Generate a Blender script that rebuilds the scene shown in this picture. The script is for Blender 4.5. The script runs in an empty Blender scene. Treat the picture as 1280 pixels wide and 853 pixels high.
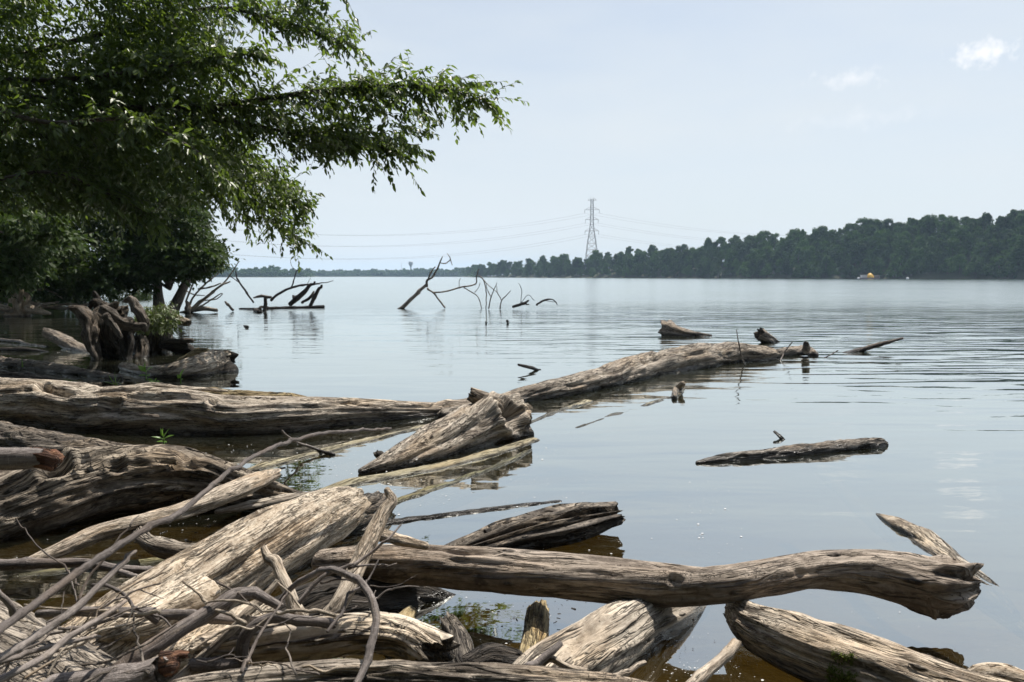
import bpy, math, random
import numpy as np
from mathutils import Vector, Matrix

# ---------------------------------------------------------------- camera, world, sun, exposure
scene = bpy.context.scene
col = scene.collection
F = 995.0                      # focal length in pixels of the 1280 px wide photograph
CAM_H = 1.5                    # eye height above the water
HORIZON = 345.5
PITCH = math.atan((426.5 - HORIZON) / F)
cd = bpy.data.cameras.new('camera')
cam = bpy.data.objects.new('camera', cd)
col.objects.link(cam)
cam.location = (0, 0, CAM_H)
cam.rotation_euler = (math.pi / 2 - PITCH, 0, 0)
cd.sensor_width = 36.0
cd.lens = F / 1280 * 36.0
cd.clip_start = 0.05
cd.clip_end = 20000
cd.dof.use_dof = True
cd.dof.focus_distance = 5.0
cd.dof.aperture_fstop = 5.6
scene.camera = cam

SUN_EL, SUN_AZ = 62.0, 35.0    # azimuth clockwise from the viewing direction (+Y)
sl = bpy.data.lights.new('sun', 'SUN')
sl.energy = 5.0
sl.angle = math.radians(0.55)
sl.color = (1.0, 0.94, 0.86)
sun = bpy.data.objects.new('sun', sl)
col.objects.link(sun)
_e, _a = math.radians(SUN_EL), math.radians(SUN_AZ)
sun_dir = Vector((math.sin(_a) * math.cos(_e), math.cos(_a) * math.cos(_e), math.sin(_e)))
sun.rotation_euler = sun_dir.to_track_quat('Z', 'Y').to_euler()
sun.location = (20, 20, 40)

world = bpy.data.worlds.new('World')
scene.world = world
world.use_nodes = True


def build_world():
    nt = world.node_tree
    nt.nodes.clear()
    N, Lk = nt.nodes.new, nt.links.new
    out = N('ShaderNodeOutputWorld')
    bg = N('ShaderNodeBackground')
    bg.inputs['Strength'].default_value = 0.1
    sky = N('ShaderNodeTexSky')
    sky.sky_type = 'NISHITA'
    sky.sun_disc = False
    sky.sun_elevation = math.radians(SUN_EL)
    sky.sun_rotation = math.radians(SUN_AZ)
    sky.air_density = 1.0
    sky.dust_density = 1.5
    sky.ozone_density = 1.5
    tc = N('ShaderNodeTexCoord')
    sep = N('ShaderNodeSeparateXYZ')
    Lk(tc.outputs['Generated'], sep.inputs[0])
    # thin high cloud veil, thicker towards the horizon and uneven
    mp = N('ShaderNodeMapping')
    mp.inputs['Scale'].default_value = (1.6, 1.6, 6.5)
    mp.inputs['Rotation'].default_value = (0.0, 0.12, 0.3)
    Lk(tc.outputs['Generated'], mp.inputs['Vector'])
    nz = N('ShaderNodeTexNoise')
    nz.inputs['Scale'].default_value = 1.5
    nz.inputs['Detail'].default_value = 6
    nz.inputs['Roughness'].default_value = 0.55
    Lk(mp.outputs[0], nz.inputs['Vector'])
    mr = N('ShaderNodeMapRange')
    mr.inputs[1].default_value = 0.0
    mr.inputs[2].default_value = 1.0
    mr.inputs[3].default_value = 0.95
    mr.inputs[4].default_value = 0.08
    Lk(sep.outputs['Z'], mr.inputs[0])
    ad = N('ShaderNodeMath'); ad.operation = 'MULTIPLY_ADD'
    ad.inputs[1].default_value = 0.75
    Lk(nz.outputs['Fac'], ad.inputs[0])
    sb = N('ShaderNodeMath'); sb.operation = 'SUBTRACT'
    sb.inputs[1].default_value = 0.37
    Lk(mr.outputs[0], sb.inputs[0])
    Lk(sb.outputs[0], ad.inputs[2])
    ad.use_clamp = True
    mx = N('ShaderNodeMix'); mx.data_type = 'RGBA'
    mx.inputs['B'].default_value = (6.05, 6.5, 6.85, 1)
    Lk(ad.outputs[0], mx.inputs['Factor'])
    Lk(sky.outputs[0], mx.inputs['A'])
    # small fair-weather clouds
    prev = mx.outputs['Result']
    for (px, py, sx, sy, amt, sc_, na, nb, w4) in ((1230, 66, 30, 15, 1.1, 60, 3.4, -1.15, 0.3), (1052, 99, 46, 12, 0.55, 55, 4.2, -1.6, 1.7), (1085, 146, 90, 12, 0.22, 34, 4.6, -1.9, 2.9)):
        d = pix_dir(px, py)
        sub = N('ShaderNodeVectorMath'); sub.operation = 'SUBTRACT'
        sub.inputs[1].default_value = tuple(d)
        Lk(tc.outputs['Generated'], sub.inputs[0])
        sp = N('ShaderNodeVectorMath'); sp.operation = 'MULTIPLY'
        sp.inputs[1].default_value = (F / sx, F / sx, F / sy)
        Lk(sub.outputs[0], sp.inputs[0])
        ln = N('ShaderNodeVectorMath'); ln.operation = 'LENGTH'
        Lk(sp.outputs[0], ln.inputs[0])
        n2 = N('ShaderNodeTexNoise')
        n2.noise_dimensions = '4D'
        n2.inputs['W'].default_value = w4
        n2.inputs['Scale'].default_value = sc_
        n2.inputs['Detail'].default_value = 5
        n2.inputs['Roughness'].default_value = 0.6
        Lk(tc.outputs['Generated'], n2.inputs['Vector'])
        m1 = N('ShaderNodeMath'); m1.operation = 'MULTIPLY_ADD'
        m1.inputs[1].default_value = na
        m1.inputs[2].default_value = nb
        Lk(n2.outputs['Fac'], m1.inputs[0])
        m2 = N('ShaderNodeMath'); m2.operation = 'SUBTRACT'
        Lk(m1.outputs[0], m2.inputs[0])
        Lk(ln.outputs['Value'], m2.inputs[1])
        m3 = N('ShaderNodeMath'); m3.operation = 'MULTIPLY_ADD'; m3.use_clamp = True
        m3.inputs[1].default_value = amt
        m3.inputs[2].default_value = amt * 0.45
        Lk(m2.outputs[0], m3.inputs[0])
        m4 = N('ShaderNodeMix'); m4.data_type = 'RGBA'
        m4.inputs['B'].default_value = (7.9, 8.0, 8.2, 1)
        Lk(m3.outputs[0], m4.inputs['Factor'])
        Lk(prev, m4.inputs['A'])
        prev = m4.outputs['Result']
    Lk(prev, bg.inputs['Color'])
    Lk(bg.outputs[0], out.inputs['Surface'])


vs = scene.view_settings
vs.view_transform = 'Standard'
vs.look = 'None'
vs.gamma = 1.0
vs.use_curve_mapping = False
vs.exposure = 0.36
cy = scene.cycles
cy.use_denoising = True
cy.max_bounces = 8
cy.diffuse_bounces = 2
cy.glossy_bounces = 3
cy.transmission_bounces = 4
cy.transparent_max_bounces = 12
cy.volume_bounces = 1
cy.caustics_reflective = False
cy.caustics_refractive = False
cy.sample_clamp_indirect = 4.0
cy.sample_clamp_direct = 4.0

# ---------------------------------------------------------------- pixels to places
_cp, _sp = math.cos(PITCH), math.sin(PITCH)


def pix_ray(px, py):
    a = (px - 640.0) / F
    b = (426.5 - py) / F
    # camera forward = (0, cp, -sp), up = (0, sp, cp)
    return np.array((a, _cp + b * _sp, -_sp + b * _cp))


def pix_dir(px, py):
    v = pix_ray(px, py)
    return v / np.linalg.norm(v)


CAM = np.array((0.0, 0.0, CAM_H))


def at_z(px, py, z):
    v = pix_ray(px, py)
    t = (z - CAM_H) / v[2]
    return CAM + v * t, t


def at_d(px, py, d):
    return CAM + pix_ray(px, py) * d


build_world()

# ---------------------------------------------------------------- noise


def _hash(ix, iy, iz, seed):
    h = (ix * 374761393 + iy * 668265263 + iz * 2147483647 + seed * 974634777) & 0xFFFFFFFF
    h = ((h ^ (h >> 13)) * 1274126177) & 0xFFFFFFFF
    h = ((h ^ (h >> 16)) * 2246822519) & 0xFFFFFFFF
    return ((h ^ (h >> 15)) & 0xFFFFFF) / float(0xFFFFFF)


def vnoise(x, y, z, seed=0):
    x = np.asarray(x, float); y = np.asarray(y, float); z = np.asarray(z, float)
    x, y, z = np.broadcast_arrays(x, y, z)
    ix = np.floor(x).astype(np.int64); iy = np.floor(y).astype(np.int64); iz = np.floor(z).astype(np.int64)
    fx = x - ix; fy = y - iy; fz = z - iz
    fx = fx * fx * (3 - 2 * fx); fy = fy * fy * (3 - 2 * fy); fz = fz * fz * (3 - 2 * fz)
    r = 0
    for dx in (0, 1):
        wx = fx if dx else 1 - fx
        for dy in (0, 1):
            wy = fy if dy else 1 - fy
            for dz in (0, 1):
                wz = fz if dz else 1 - fz
                r = r + wx * wy * wz * _hash(ix + dx, iy + dy, iz + dz, seed)
    return r


def fbm(x, y, z, seed=0, octv=3):
    r = 0; a = 0.5; f = 1.0; t = 0
    for k in range(octv):
        r = r + a * vnoise(x * f, y * f, z * f, seed + k * 17)
        t += a; a *= 0.5; f *= 2.03
    return r / t


# ---------------------------------------------------------------- mesh helpers


def mesh_from(name, verts, faces, mat=None, smooth=True, attrs=None):
    verts = np.asarray(verts, dtype=np.float32)
    me = bpy.data.meshes.new(name)
    me.vertices.add(len(verts))
    me.vertices.foreach_set('co', verts.ravel())
    if isinstance(faces, np.ndarray):
        faces = [faces]
    nl = sum(f.size for f in faces)
    nf = sum(len(f) for f in faces)
    me.loops.add(nl)
    me.polygons.add(nf)
    li = np.concatenate([f.ravel() for f in faces]).astype(np.int32)
    me.loops.foreach_set('vertex_index', li)
    tot = np.concatenate([np.full(len(f), f.shape[1], np.int32) for f in faces])
    st = np.concatenate([[0], np.cumsum(tot)[:-1]]).astype(np.int32)
    me.polygons.foreach_set('loop_start', st)
    me.polygons.foreach_set('loop_total', tot)
    me.polygons.foreach_set('use_smooth', np.full(nf, bool(smooth)))
    for k, v in (attrs or {}).items():
        v = np.asarray(v, dtype=np.float32)
        if v.ndim == 2:
            at = me.attributes.new(k, 'FLOAT_VECTOR', 'POINT')
            at.data.foreach_set('vector', v.ravel())
        else:
            at = me.attributes.new(k, 'FLOAT', 'POINT')
            at.data.foreach_set('value', v)
    me.update(calc_edges=True)
    me.validate()
    if mat is not None:
        me.materials.append(mat)
    return me


def link(name, me, parent=None, loc=(0, 0, 0)):
    o = bpy.data.objects.new(name, me)
    col.objects.link(o)
    o.location = loc
    if parent is not None:
        o.parent = parent
    return o


def obj(name, verts, faces, mat, parent=None, smooth=True, attrs=None):
    """a mesh object from world-space vertices; its origin goes to its base"""
    verts = np.asarray(verts, float)
    c = (verts.max(0) + verts.min(0)) / 2
    c[2] = verts[:, 2].min()
    me = mesh_from(name, verts - c, faces, mat, smooth, attrs)
    o = link(name, me, parent)
    w = world_loc(parent) if parent is not None else np.zeros(3)
    o.location = tuple(c - w)
    return o


def world_loc(o):
    w = np.zeros(3)
    while o is not None:
        w += np.array(o.location)
        o = o.parent
    return w


def empty(name, loc):
    o = bpy.data.objects.new(name, None)
    o.empty_display_size = 0.2
    col.objects.link(o)
    o.location = tuple(loc)
    return o


def tag(o, label=None, cat=None, group=None, kind=None):
    if label:
        o['label'] = label
    if cat:
        o['category'] = cat
    if group:
        o['group'] = group
    if kind:
        o['kind'] = kind
    return o


class MB:
    """collects boxes, bars and tubes into one mesh"""

    def __init__(self):
        self.v = []; self.q = []; self.t = []; self.n = 0

    def add(self, v, q=None, t=None):
        v = np.asarray(v, float)
        if q is not None and len(q):
            self.q.append(np.asarray(q, int) + self.n)
        if t is not None and len(t):
            self.t.append(np.asarray(t, int) + self.n)
        self.v.append(v); self.n += len(v)

    def box(self, c, s):
        c = np.asarray(c, float); s = np.asarray(s, float) / 2
        v = [c + s * np.array((x, y, z)) for x in (-1, 1) for y in (-1, 1) for z in (-1, 1)]
        self.add(v, [(0, 1, 3, 2), (4, 6, 7, 5), (0, 4, 5, 1), (2, 3, 7, 6), (0, 2, 6, 4), (1, 5, 7, 3)])

    def bar(self, a, b, r0, r1=None, seg=4):
        r1 = r0 if r1 is None else r1
        a = np.asarray(a, float); b = np.asarray(b, float)
        d = b - a; d /= max(np.linalg.norm(d), 1e-9)
        u = np.cross(d, (0, 0, 1.0) if abs(d[2]) < 0.9 else (1.0, 0, 0)); u /= np.linalg.norm(u)
        w = np.cross(d, u)
        th = np.arange(seg) * 2 * math.pi / seg
        ring = np.cos(th)[:, None] * u + np.sin(th)[:, None] * w
        i = np.arange(seg); j = (i + 1) % seg
        self.add(np.vstack([a + ring * r0, b + ring * r1]), np.stack([i, j, j + seg, i + seg], 1))

    def poly(self, pts, rs, seg=5):
        """connected tube through points"""
        v, f, _ = sweep(np.asarray(pts, float), np.asarray(rs, float), seg)
        self.add(v, f)

    def faces(self):
        out = []
        if self.q:
            out.append(np.vstack(self.q))
        if self.t:
            out.append(np.vstack(self.t))
        return out

    def build(self, name, mat, parent=None, smooth=False):
        return obj(name, np.vstack(self.v), self.faces(), mat, parent, smooth)


def catmull(P, n):
    """centripetal-ish Catmull-Rom through rows of P, n samples uniform in arc length"""
    P = np.asarray(P, float)
    if len(P) == 2:
        Q = np.array([P[0] * (1 - t) + P[1] * t for t in np.linspace(0, 1, 20)])
    else:
        E = np.vstack([2 * P[0] - P[1], P, 2 * P[-1] - P[-2]])
        Q = []
        for i in range(1, len(E) - 2):
            p0, p1, p2, p3 = E[i - 1], E[i], E[i + 1], E[i + 2]
            for t in np.linspace(0, 1, 24, endpoint=False):
                Q.append(0.5 * ((2 * p1) + (-p0 + p2) * t + (2 * p0 - 5 * p1 + 4 * p2 - p3) * t * t + (-p0 + 3 * p1 - 3 * p2 + p3) * t ** 3))
        Q.append(P[-1])
        Q = np.array(Q)
    s = np.concatenate([[0], np.cumsum(np.linalg.norm(np.diff(Q[:, :3], axis=0), axis=1))])
    u = np.linspace(0, s[-1], n)
    return np.stack([np.interp(u, s, Q[:, k]) for k in range(Q.shape[1])], 1), u


def frames(P):
    T = np.gradient(P, axis=0)
    T /= np.linalg.norm(T, axis=1)[:, None] + 1e-12
    n = np.cross(T[0], (0, 0, 1.0))
    if np.linalg.norm(n) < 0.1:
        n = np.cross(T[0], (1.0, 0, 0))
    n /= np.linalg.norm(n)
    Ns = []
    for t in T:
        n = n - t * np.dot(n, t)
        n /= np.linalg.norm(n) + 1e-12
        Ns.append(n)
    Ns = np.array(Ns)
    return T, Ns, np.cross(T, Ns)


def sweep(P, R, seg):
    T, Nn, B = frames(P)
    th = np.arange(seg) * 2 * math.pi / seg
    V = P[:, None, :] + R[:, None, None] * (np.cos(th)[None, :, None] * Nn[:, None, :] + np.sin(th)[None, :, None] * B[:, None, :])
    n = len(P)
    i, j = np.meshgrid(np.arange(n - 1), np.arange(seg), indexing='ij')
    k = (j + 1) % seg
    f = np.stack([i * seg + j, i * seg + k, (i + 1) * seg + k, (i + 1) * seg + j], -1).reshape(-1, 4)
    return V.reshape(-1, 3), f, (n, seg)
# ---------------------------------------------------------------- materials


class G:
    """small node-graph helper"""

    def __init__(self, name):
        self.m = bpy.data.materials.new(name)
        self.m.use_nodes = True
        self.nt = self.m.node_tree
        self.nt.nodes.clear()
        self.out = self.nt.nodes.new('ShaderNodeOutputMaterial')

    def n(self, kind, **inp):
        nd = self.nt.nodes.new('ShaderNode' + kind)
        for k, v in inp.items():
            self.set(nd, k, v)
        return nd

    def set(self, nd, k, v):
        key = k.replace('_', ' ') if isinstance(k, str) else k
        s = nd.inputs[key]
        if isinstance(v, bpy.types.NodeSocket):
            self.nt.links.new(v, s)
        else:
            if isinstance(v, tuple) and len(v) == 3 and s.type == 'RGBA':
                v = v + (1,)
            s.default_value = v

    def math(self, op, a, b=0.0, c=0.0, clamp=False):
        nd = self.nt.nodes.new('ShaderNodeMath'); nd.operation = op; nd.use_clamp = clamp
        for i, v in enumerate((a, b, c)):
            self.set_i(nd, i, v)
        return nd.outputs[0]

    def set_i(self, nd, i, v):
        if isinstance(v, bpy.types.NodeSocket):
            self.nt.links.new(v, nd.inputs[i])
        else:
            nd.inputs[i].default_value = v

    def vmul(self, a, v):
        nd = self.nt.nodes.new('ShaderNodeVectorMath'); nd.operation = 'MULTIPLY'
        self.nt.links.new(a, nd.inputs[0]); nd.inputs[1].default_value = v
        return nd.outputs[0]

    def vadd(self, a, b):
        nd = self.nt.nodes.new('ShaderNodeVectorMath'); nd.operation = 'ADD'
        self.nt.links.new(a, nd.inputs[0])
        if isinstance(b, bpy.types.NodeSocket):
            self.nt.links.new(b, nd.inputs[1])
        else:
            nd.inputs[1].default_value = b
        return nd.outputs[0]

    def noise(self, vec, scale=1.0, detail=3.0, rough=0.5, dist=0.0):
        nd = self.n('TexNoise', Scale=scale, Detail=detail, Roughness=rough, Distortion=dist)
        if vec is not None:
            self.nt.links.new(vec, nd.inputs['Vector'])
        return nd.outputs['Fac']

    def mix(self, f, a, b, mode='MIX'):
        nd = self.nt.nodes.new('ShaderNodeMix'); nd.data_type = 'RGBA'; nd.blend_type = mode
        self.set(nd, 'Factor', f)
        for k, v in (('A', a), ('B', b)):
            s = [x for x in nd.inputs if x.name == k and x.type == 'RGBA'][0]
            if isinstance(v, bpy.types.NodeSocket):
                self.nt.links.new(v, s)
            else:
                s.default_value = tuple(v) + ((1,) if len(v) == 3 else ())
        return [x for x in nd.outputs if x.type == 'RGBA'][0]

    def ramp(self, f, a, b, lo=0.0, hi=1.0, smooth=True):
        nd = self.n('MapRange')
        nd.interpolation_type = 'SMOOTHSTEP' if smooth else 'LINEAR'
        self.set_i(nd, 0, f)
        nd.inputs[1].default_value = a; nd.inputs[2].default_value = b
        nd.inputs[3].default_value = lo; nd.inputs[4].default_value = hi
        return nd.outputs[0]

    def link(self, a, b):
        self.nt.links.new(a, b)


def wood(name, light, mid, dark, gs=1.0, crack=1.0, rough=0.85, bump=1.0, wet=0.085, blotch=0.5, algae=(0.10, 0.085, 0.03), bark=0.0, stain=1.0, fibc=1.0, ccamt=0.7, mot=0.4):
    g = G(name)
    at = g.n('Attribute'); at.attribute_name = 'grain'
    vec = at.outputs['Vector']
    oi = g.n('ObjectInfo')
    # warp the grain a little so that fibres wander
    wv = g.noise(g.vmul(vec, (2.2, 7, 7)), 1.0, 2)
    wc = g.n('CombineXYZ'); g.link(g.math('MULTIPLY_ADD', wv, 0.05, -0.025), wc.inputs[1]); g.link(g.math('MULTIPLY_ADD', wv, -0.04, 0.02), wc.inputs[2])
    gv = g.vadd(vec, wc.outputs[0])
    fib = g.noise(g.vmul(gv, (7 * gs, 170 * gs, 170 * gs)), 1.0, 5, 0.65)
    fib2 = g.noise(g.vmul(gv, (2.2 * gs, 40 * gs, 40 * gs)), 1.0, 4, 0.55)
    blo = g.noise(g.vmul(vec, (2.6 * gs, 7 * gs, 7 * gs)), 1.0, 4, 0.6)
    cr = g.noise(g.vmul(gv, (1.6 * gs, 15 * gs, 15 * gs)), 1.0, 3, 0.6)
    crl = g.ramp(g.math('ABSOLUTE', g.math('SUBTRACT', cr, 0.5)), 0.0, 0.045, 1.0, 0.0)
    crm = g.ramp(g.noise(g.vmul(vec, (3.0 * gs, 9, 9)), 1.0, 2), 0.46, 0.60, 0.0, 1.0)
    cr2 = g.noise(g.vmul(gv, (3.0 * gs, 42 * gs, 42 * gs)), 1.0, 3, 0.6)
    crl2 = g.math('MULTIPLY', g.ramp(g.math('ABSOLUTE', g.math('SUBTRACT', cr2, 0.5)), 0.0, 0.042, 0.85, 0.0), g.ramp(blo, 0.42, 0.56, 0.0, 1.0))
    crk = g.math('MAXIMUM', g.math('MULTIPLY', crl, crm), crl2)
    # cross checks (short cracks across the grain)
    cc = g.noise(g.vmul(gv, (42 * gs, 20 * gs, 20 * gs)), 1.0, 3, 0.6)
    ccl = g.math('MULTIPLY', g.ramp(g.math('ABSOLUTE', g.math('SUBTRACT', cc, 0.5)), 0.0, 0.03, 1.0, 0.0), g.ramp(blo, 0.55, 0.7, 0.0, 1.0))
    vo = g.n('TexVoronoi', Scale=1.0); vo.feature = 'F1'; g.link(g.vmul(gv, (6.5 * gs, 19 * gs, 19 * gs)), vo.inputs['Vector'])
    hole = g.math('MULTIPLY', g.ramp(vo.outputs['Distance'], 0.10, 0.22, 1.0, 0.0), g.ramp(g.noise(g.vmul(vec, (5, 11, 11)), 1.0, 2), 0.50, 0.56))
    pit = g.ramp(g.noise(g.vmul(vec, (55, 70, 70)), 1.0, 3, 0.6), 0.66, 0.74, 0.0, 1.0)
    c = g.mix(g.math('MULTIPLY_ADD', g.math('SUBTRACT', g.ramp(fib, 0.36, 0.60), 0.62), fibc, 0.62, clamp=True), mid, light)
    stk = g.ramp(g.noise(g.vmul(gv, (5 * gs, 105 * gs, 105 * gs)), 1.0, 4, 0.7), 0.53, 0.64)
    c = g.mix(g.math('MULTIPLY', stk, 0.7 * fibc), c, dark)
    c = g.mix(g.math('MULTIPLY', g.ramp(fib2, 0.54, 0.36), 0.75 * min(1, fibc + 0.2)), c, dark)
    c = g.mix(g.math('MULTIPLY', g.ramp(blo, 0.56, 0.36), blotch), c, dark)
    stn = g.noise(g.vadd(g.vmul(vec, (2.4 * gs, 9 * gs, 9 * gs)), (9.1, 3.3, 1.7)), 1.0, 6, 0.68, 0.6)
    c = g.mix(g.math('MULTIPLY', g.ramp(stn, 0.56, 0.62), 0.72 * stain), c, tuple(d_ * 0.62 + 0.004 for d_ in dark))
    wrm = g.noise(g.vadd(g.vmul(vec, (1.1 * gs, 4 * gs, 4 * gs)), (4.1, 8.3, 2.2)), 1.0, 3, 0.6)
    c = g.mix(g.math('MULTIPLY', g.ramp(wrm, 0.48, 0.68), 0.45), c, g.mix(1.0, c, (1.0, 0.80, 0.56), 'MULTIPLY'))
    if bark > 0:
        lent = g.noise(g.vmul(vec, (160 * gs, 22 * gs, 22 * gs)), 1.0, 3, 0.6)
        c = g.mix(g.math('MULTIPLY', g.ramp(lent, 0.58, 0.68), bark), c, tuple(min(1, x * 2.0) for x in light))
        pl = g.ramp(g.noise(g.vmul(vec, (9, 30, 30)), 1.0, 4, 0.6), 0.60, 0.66)
        c = g.mix(g.math('MULTIPLY', pl, bark * 0.8), c, (0.36, 0.29, 0.21))
    c = g.mix(g.math('MULTIPLY', g.math('MAXIMUM', crk, g.math('MULTIPLY', ccl, ccamt)), 0.9 * min(1, crack)), c, tuple(x * 0.30 for x in dark))
    c = g.mix(g.math('MULTIPLY', pit, 0.6), c, tuple(x * 0.5 for x in dark))
    c = g.mix(g.math('MULTIPLY', hole, 0.9 * stain), c, tuple(x * 0.25 for x in dark))
    mo = g.noise(g.vmul(gv, (38 * gs, 60 * gs, 60 * gs)), 1.0, 5, 0.72)
    c = g.mix(g.math('MULTIPLY', g.ramp(mo, 0.52, 0.66), mot), c, dark)
    c = g.mix(g.math('MULTIPLY', g.ramp(mo, 0.48, 0.36), mot * 0.5), c, tuple(min(0.85, x * 1.2) for x in light))
    # per object value shift
    vsft = g.math('MULTIPLY_ADD', oi.outputs['Random'], 0.35, 0.82)
    hs = g.n('HueSaturation', Value=vsft, Saturation=1.0)
    g.link(c, hs.inputs['Color'])
    c = hs.outputs['Color']
    # soaked band, also painting dark shaded undersides; slime below, also standing for water murk
    geo = g.n('NewGeometry')
    sep = g.n('SeparateXYZ'); g.link(geo.outputs['Position'], sep.inputs[0])
    zz = g.math('SUBTRACT', sep.outputs['Z'], g.math('MULTIPLY', g.math('SUBTRACT', fib2, 0.5), wet * 1.6))
    wet_shade = g.ramp(zz, wet * 0.35, wet, 1.0, 0.0)
    c = g.mix(g.math('MULTIPLY', wet_shade, 0.95), c, g.mix(0.82, c, (0.014, 0.012, 0.008)))
    sub = g.ramp(sep.outputs['Z'], -0.03, 0.004, 1.0, 0.0)
    c = g.mix(g.math('MULTIPLY', sub, 0.75), c, algae)
    rg = g.math('MULTIPLY_ADD', wet_shade, -(rough - 0.22), rough)
    h = g.math('ADD', g.math('MULTIPLY', fib, 0.5 * fibc), g.math('MULTIPLY', fib2, 1.0 * fibc))
    h = g.math('SUBTRACT', h, g.math('MULTIPLY', mo, 0.5 * mot))
    h = g.math('SUBTRACT', h, g.math('MULTIPLY', g.math('MAXIMUM', crk, g.math('MULTIPLY', ccl, 0.6)), 1.8 * crack))
    h = g.math('SUBTRACT', h, g.math('MULTIPLY', pit, 0.6))
    h = g.math('SUBTRACT', h, g.math('MULTIPLY', hole, 2.2 * stain))
    bp = g.n('Bump', Strength=0.9 * bump, Distance=0.014 / gs, Height=h)
    p = g.n('BsdfPrincipled', Base_Color=c, Roughness=rg, Normal=bp.outputs[0])
    p.inputs['Specular IOR Level'].default_value = 0.35
    g.link(p.outputs[0], g.out.inputs['Surface'])
    return g.m


def plain(name, c, rough=0.7, var=0.0, scale=6.0, c2=None, metal=0.0):
    g = G(name)
    tc = g.n('TexCoord')
    f = g.noise(tc.outputs['Object'], scale, 4, 0.6)
    cc = g.mix(g.ramp(f, 0.35, 0.65), c, c2 or tuple(x * (1 - var) for x in c))
    p = g.n('BsdfPrincipled', Base_Color=cc, Roughness=rough, Metallic=metal)
    g.link(p.outputs[0], g.out.inputs['Surface'])
    return g.m


def leaf(name, a, b, trans, tf=0.35, rough=0.42, spec=0.5, vary=0.5):
    g = G(name)
    at = g.n('Attribute'); at.attribute_name = 'rnd'
    oi = g.n('ObjectInfo')
    f = g.math('ADD', at.outputs['Fac'], g.math('MULTIPLY_ADD', oi.outputs['Random'], vary, -vary / 2), clamp=True)
    c = g.mix(f, a, b)
    p = g.n('BsdfPrincipled', Base_Color=c, Roughness=rough)
    p.inputs['Specular IOR Level'].default_value = spec
    t = g.n('BsdfTranslucent', Color=g.mix(f, tuple(x * 0.75 for x in trans), trans))
    mx = g.n('MixShader', Fac=tf)
    g.link(p.outputs[0], mx.inputs[1]); g.link(t.outputs[0], mx.inputs[2])
    g.link(mx.outputs[0], g.out.inputs['Surface'])
    return g.m


M = {}
M['pale'] = wood('bleached_wood', (0.66, 0.585, 0.475), (0.42, 0.36, 0.285), (0.13, 0.10, 0.074))
M['tan'] = wood('tan_wood', (0.70, 0.615, 0.49), (0.49, 0.395, 0.285), (0.20, 0.14, 0.085), gs=1.2, blotch=0.4, stain=0.6, fibc=0.35, ccamt=1.0, mot=0.9)
M['grey'] = wood('grey_wood', (0.52, 0.455, 0.37), (0.29, 0.243, 0.195), (0.075, 0.060, 0.046), blotch=0.55)
M['brown'] = wood('brown_smooth_wood', (0.47, 0.40, 0.325), (0.30, 0.245, 0.195), (0.085, 0.063, 0.047), gs=0.85, blotch=0.65, crack=0.6, stain=1.0, fibc=0.4, mot=0.45)
M['smooth'] = wood('smooth_bleached_wood', (0.72, 0.645, 0.53), (0.50, 0.43, 0.34), (0.15, 0.115, 0.085), gs=0.8, blotch=0.35, crack=1.0, stain=0.5, fibc=0.45)
M['furrow'] = wood('furrowed_wood', (0.56, 0.48, 0.375), (0.30, 0.245, 0.185), (0.06, 0.046, 0.034), gs=0.8, blotch=0.7, crack=1.0, fibc=0.9)
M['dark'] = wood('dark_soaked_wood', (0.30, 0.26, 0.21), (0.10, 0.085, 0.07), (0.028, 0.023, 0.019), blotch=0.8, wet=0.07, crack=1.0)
M['black'] = wood('black_soaked_shade_wood', (0.09, 0.075, 0.06), (0.04, 0.034, 0.028), (0.012, 0.010, 0.008), blotch=0.7, wet=0.06)  # soaked wood; also paints a shaded gap and a shaded underside
M['palewet'] = wood('bleached_wood_awash', (0.68, 0.60, 0.48), (0.44, 0.37, 0.28), (0.12, 0.095, 0.07), wet=0.022, fibc=0.7)
M['dktwig'] = wood('dark_twig', (0.15, 0.13, 0.12), (0.10, 0.086, 0.078), (0.05, 0.042, 0.037), gs=3.0, crack=0.2, bump=0.5, blotch=0.3, bark=0.15, stain=0.3)
M['yellow'] = wood('rotten_yellow_wood', (0.56, 0.46, 0.27), (0.36, 0.27, 0.13), (0.13, 0.09, 0.04), blotch=0.5, wet=0.03)
M['sunk'] = wood('silted_wood', (0.48, 0.44, 0.31), (0.34, 0.30, 0.19), (0.15, 0.125, 0.07), blotch=0.5, wet=0.02, algae=(0.30, 0.26, 0.15))
M['slime'] = wood('green_slimed_wood', (0.33, 0.31, 0.18), (0.22, 0.21, 0.11), (0.10, 0.09, 0.04), blotch=0.5, wet=0.015, algae=(0.28, 0.25, 0.09))
M['bark'] = wood('bark_stick', (0.29, 0.255, 0.235), (0.18, 0.155, 0.14), (0.08, 0.066, 0.057), gs=2.2, crack=0.4, bump=0.6, blotch=0.35, bark=0.35)
M['twig'] = wood('grey_twig', (0.30, 0.265, 0.24), (0.20, 0.172, 0.155), (0.09, 0.075, 0.065), gs=3.0, crack=0.2, bump=0.5, blotch=0.3, bark=0.2)
M['stick'] = wood('pale_stick', (0.62, 0.54, 0.43), (0.42, 0.35, 0.27), (0.17, 0.13, 0.095), gs=2.2, crack=0.7, blotch=0.35, stain=0.4)
M['red'] = wood('fresh_break', (0.36, 0.20, 0.11), (0.20, 0.09, 0.05), (0.08, 0.03, 0.02), gs=2.0, blotch=0.5)
M['end'] = wood('rotten_end', (0.24, 0.20, 0.15), (0.09, 0.072, 0.054), (0.022, 0.018, 0.014), gs=1.6, blotch=0.9)
M['trunk'] = wood('tree_bark', (0.20, 0.17, 0.14), (0.11, 0.092, 0.075), (0.04, 0.033, 0.027), gs=0.9, blotch=0.6)
M['snag'] = wood('dead_snag', (0.26, 0.225, 0.19), (0.14, 0.12, 0.10), (0.05, 0.042, 0.035), gs=1.6, blotch=0.5)
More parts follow.
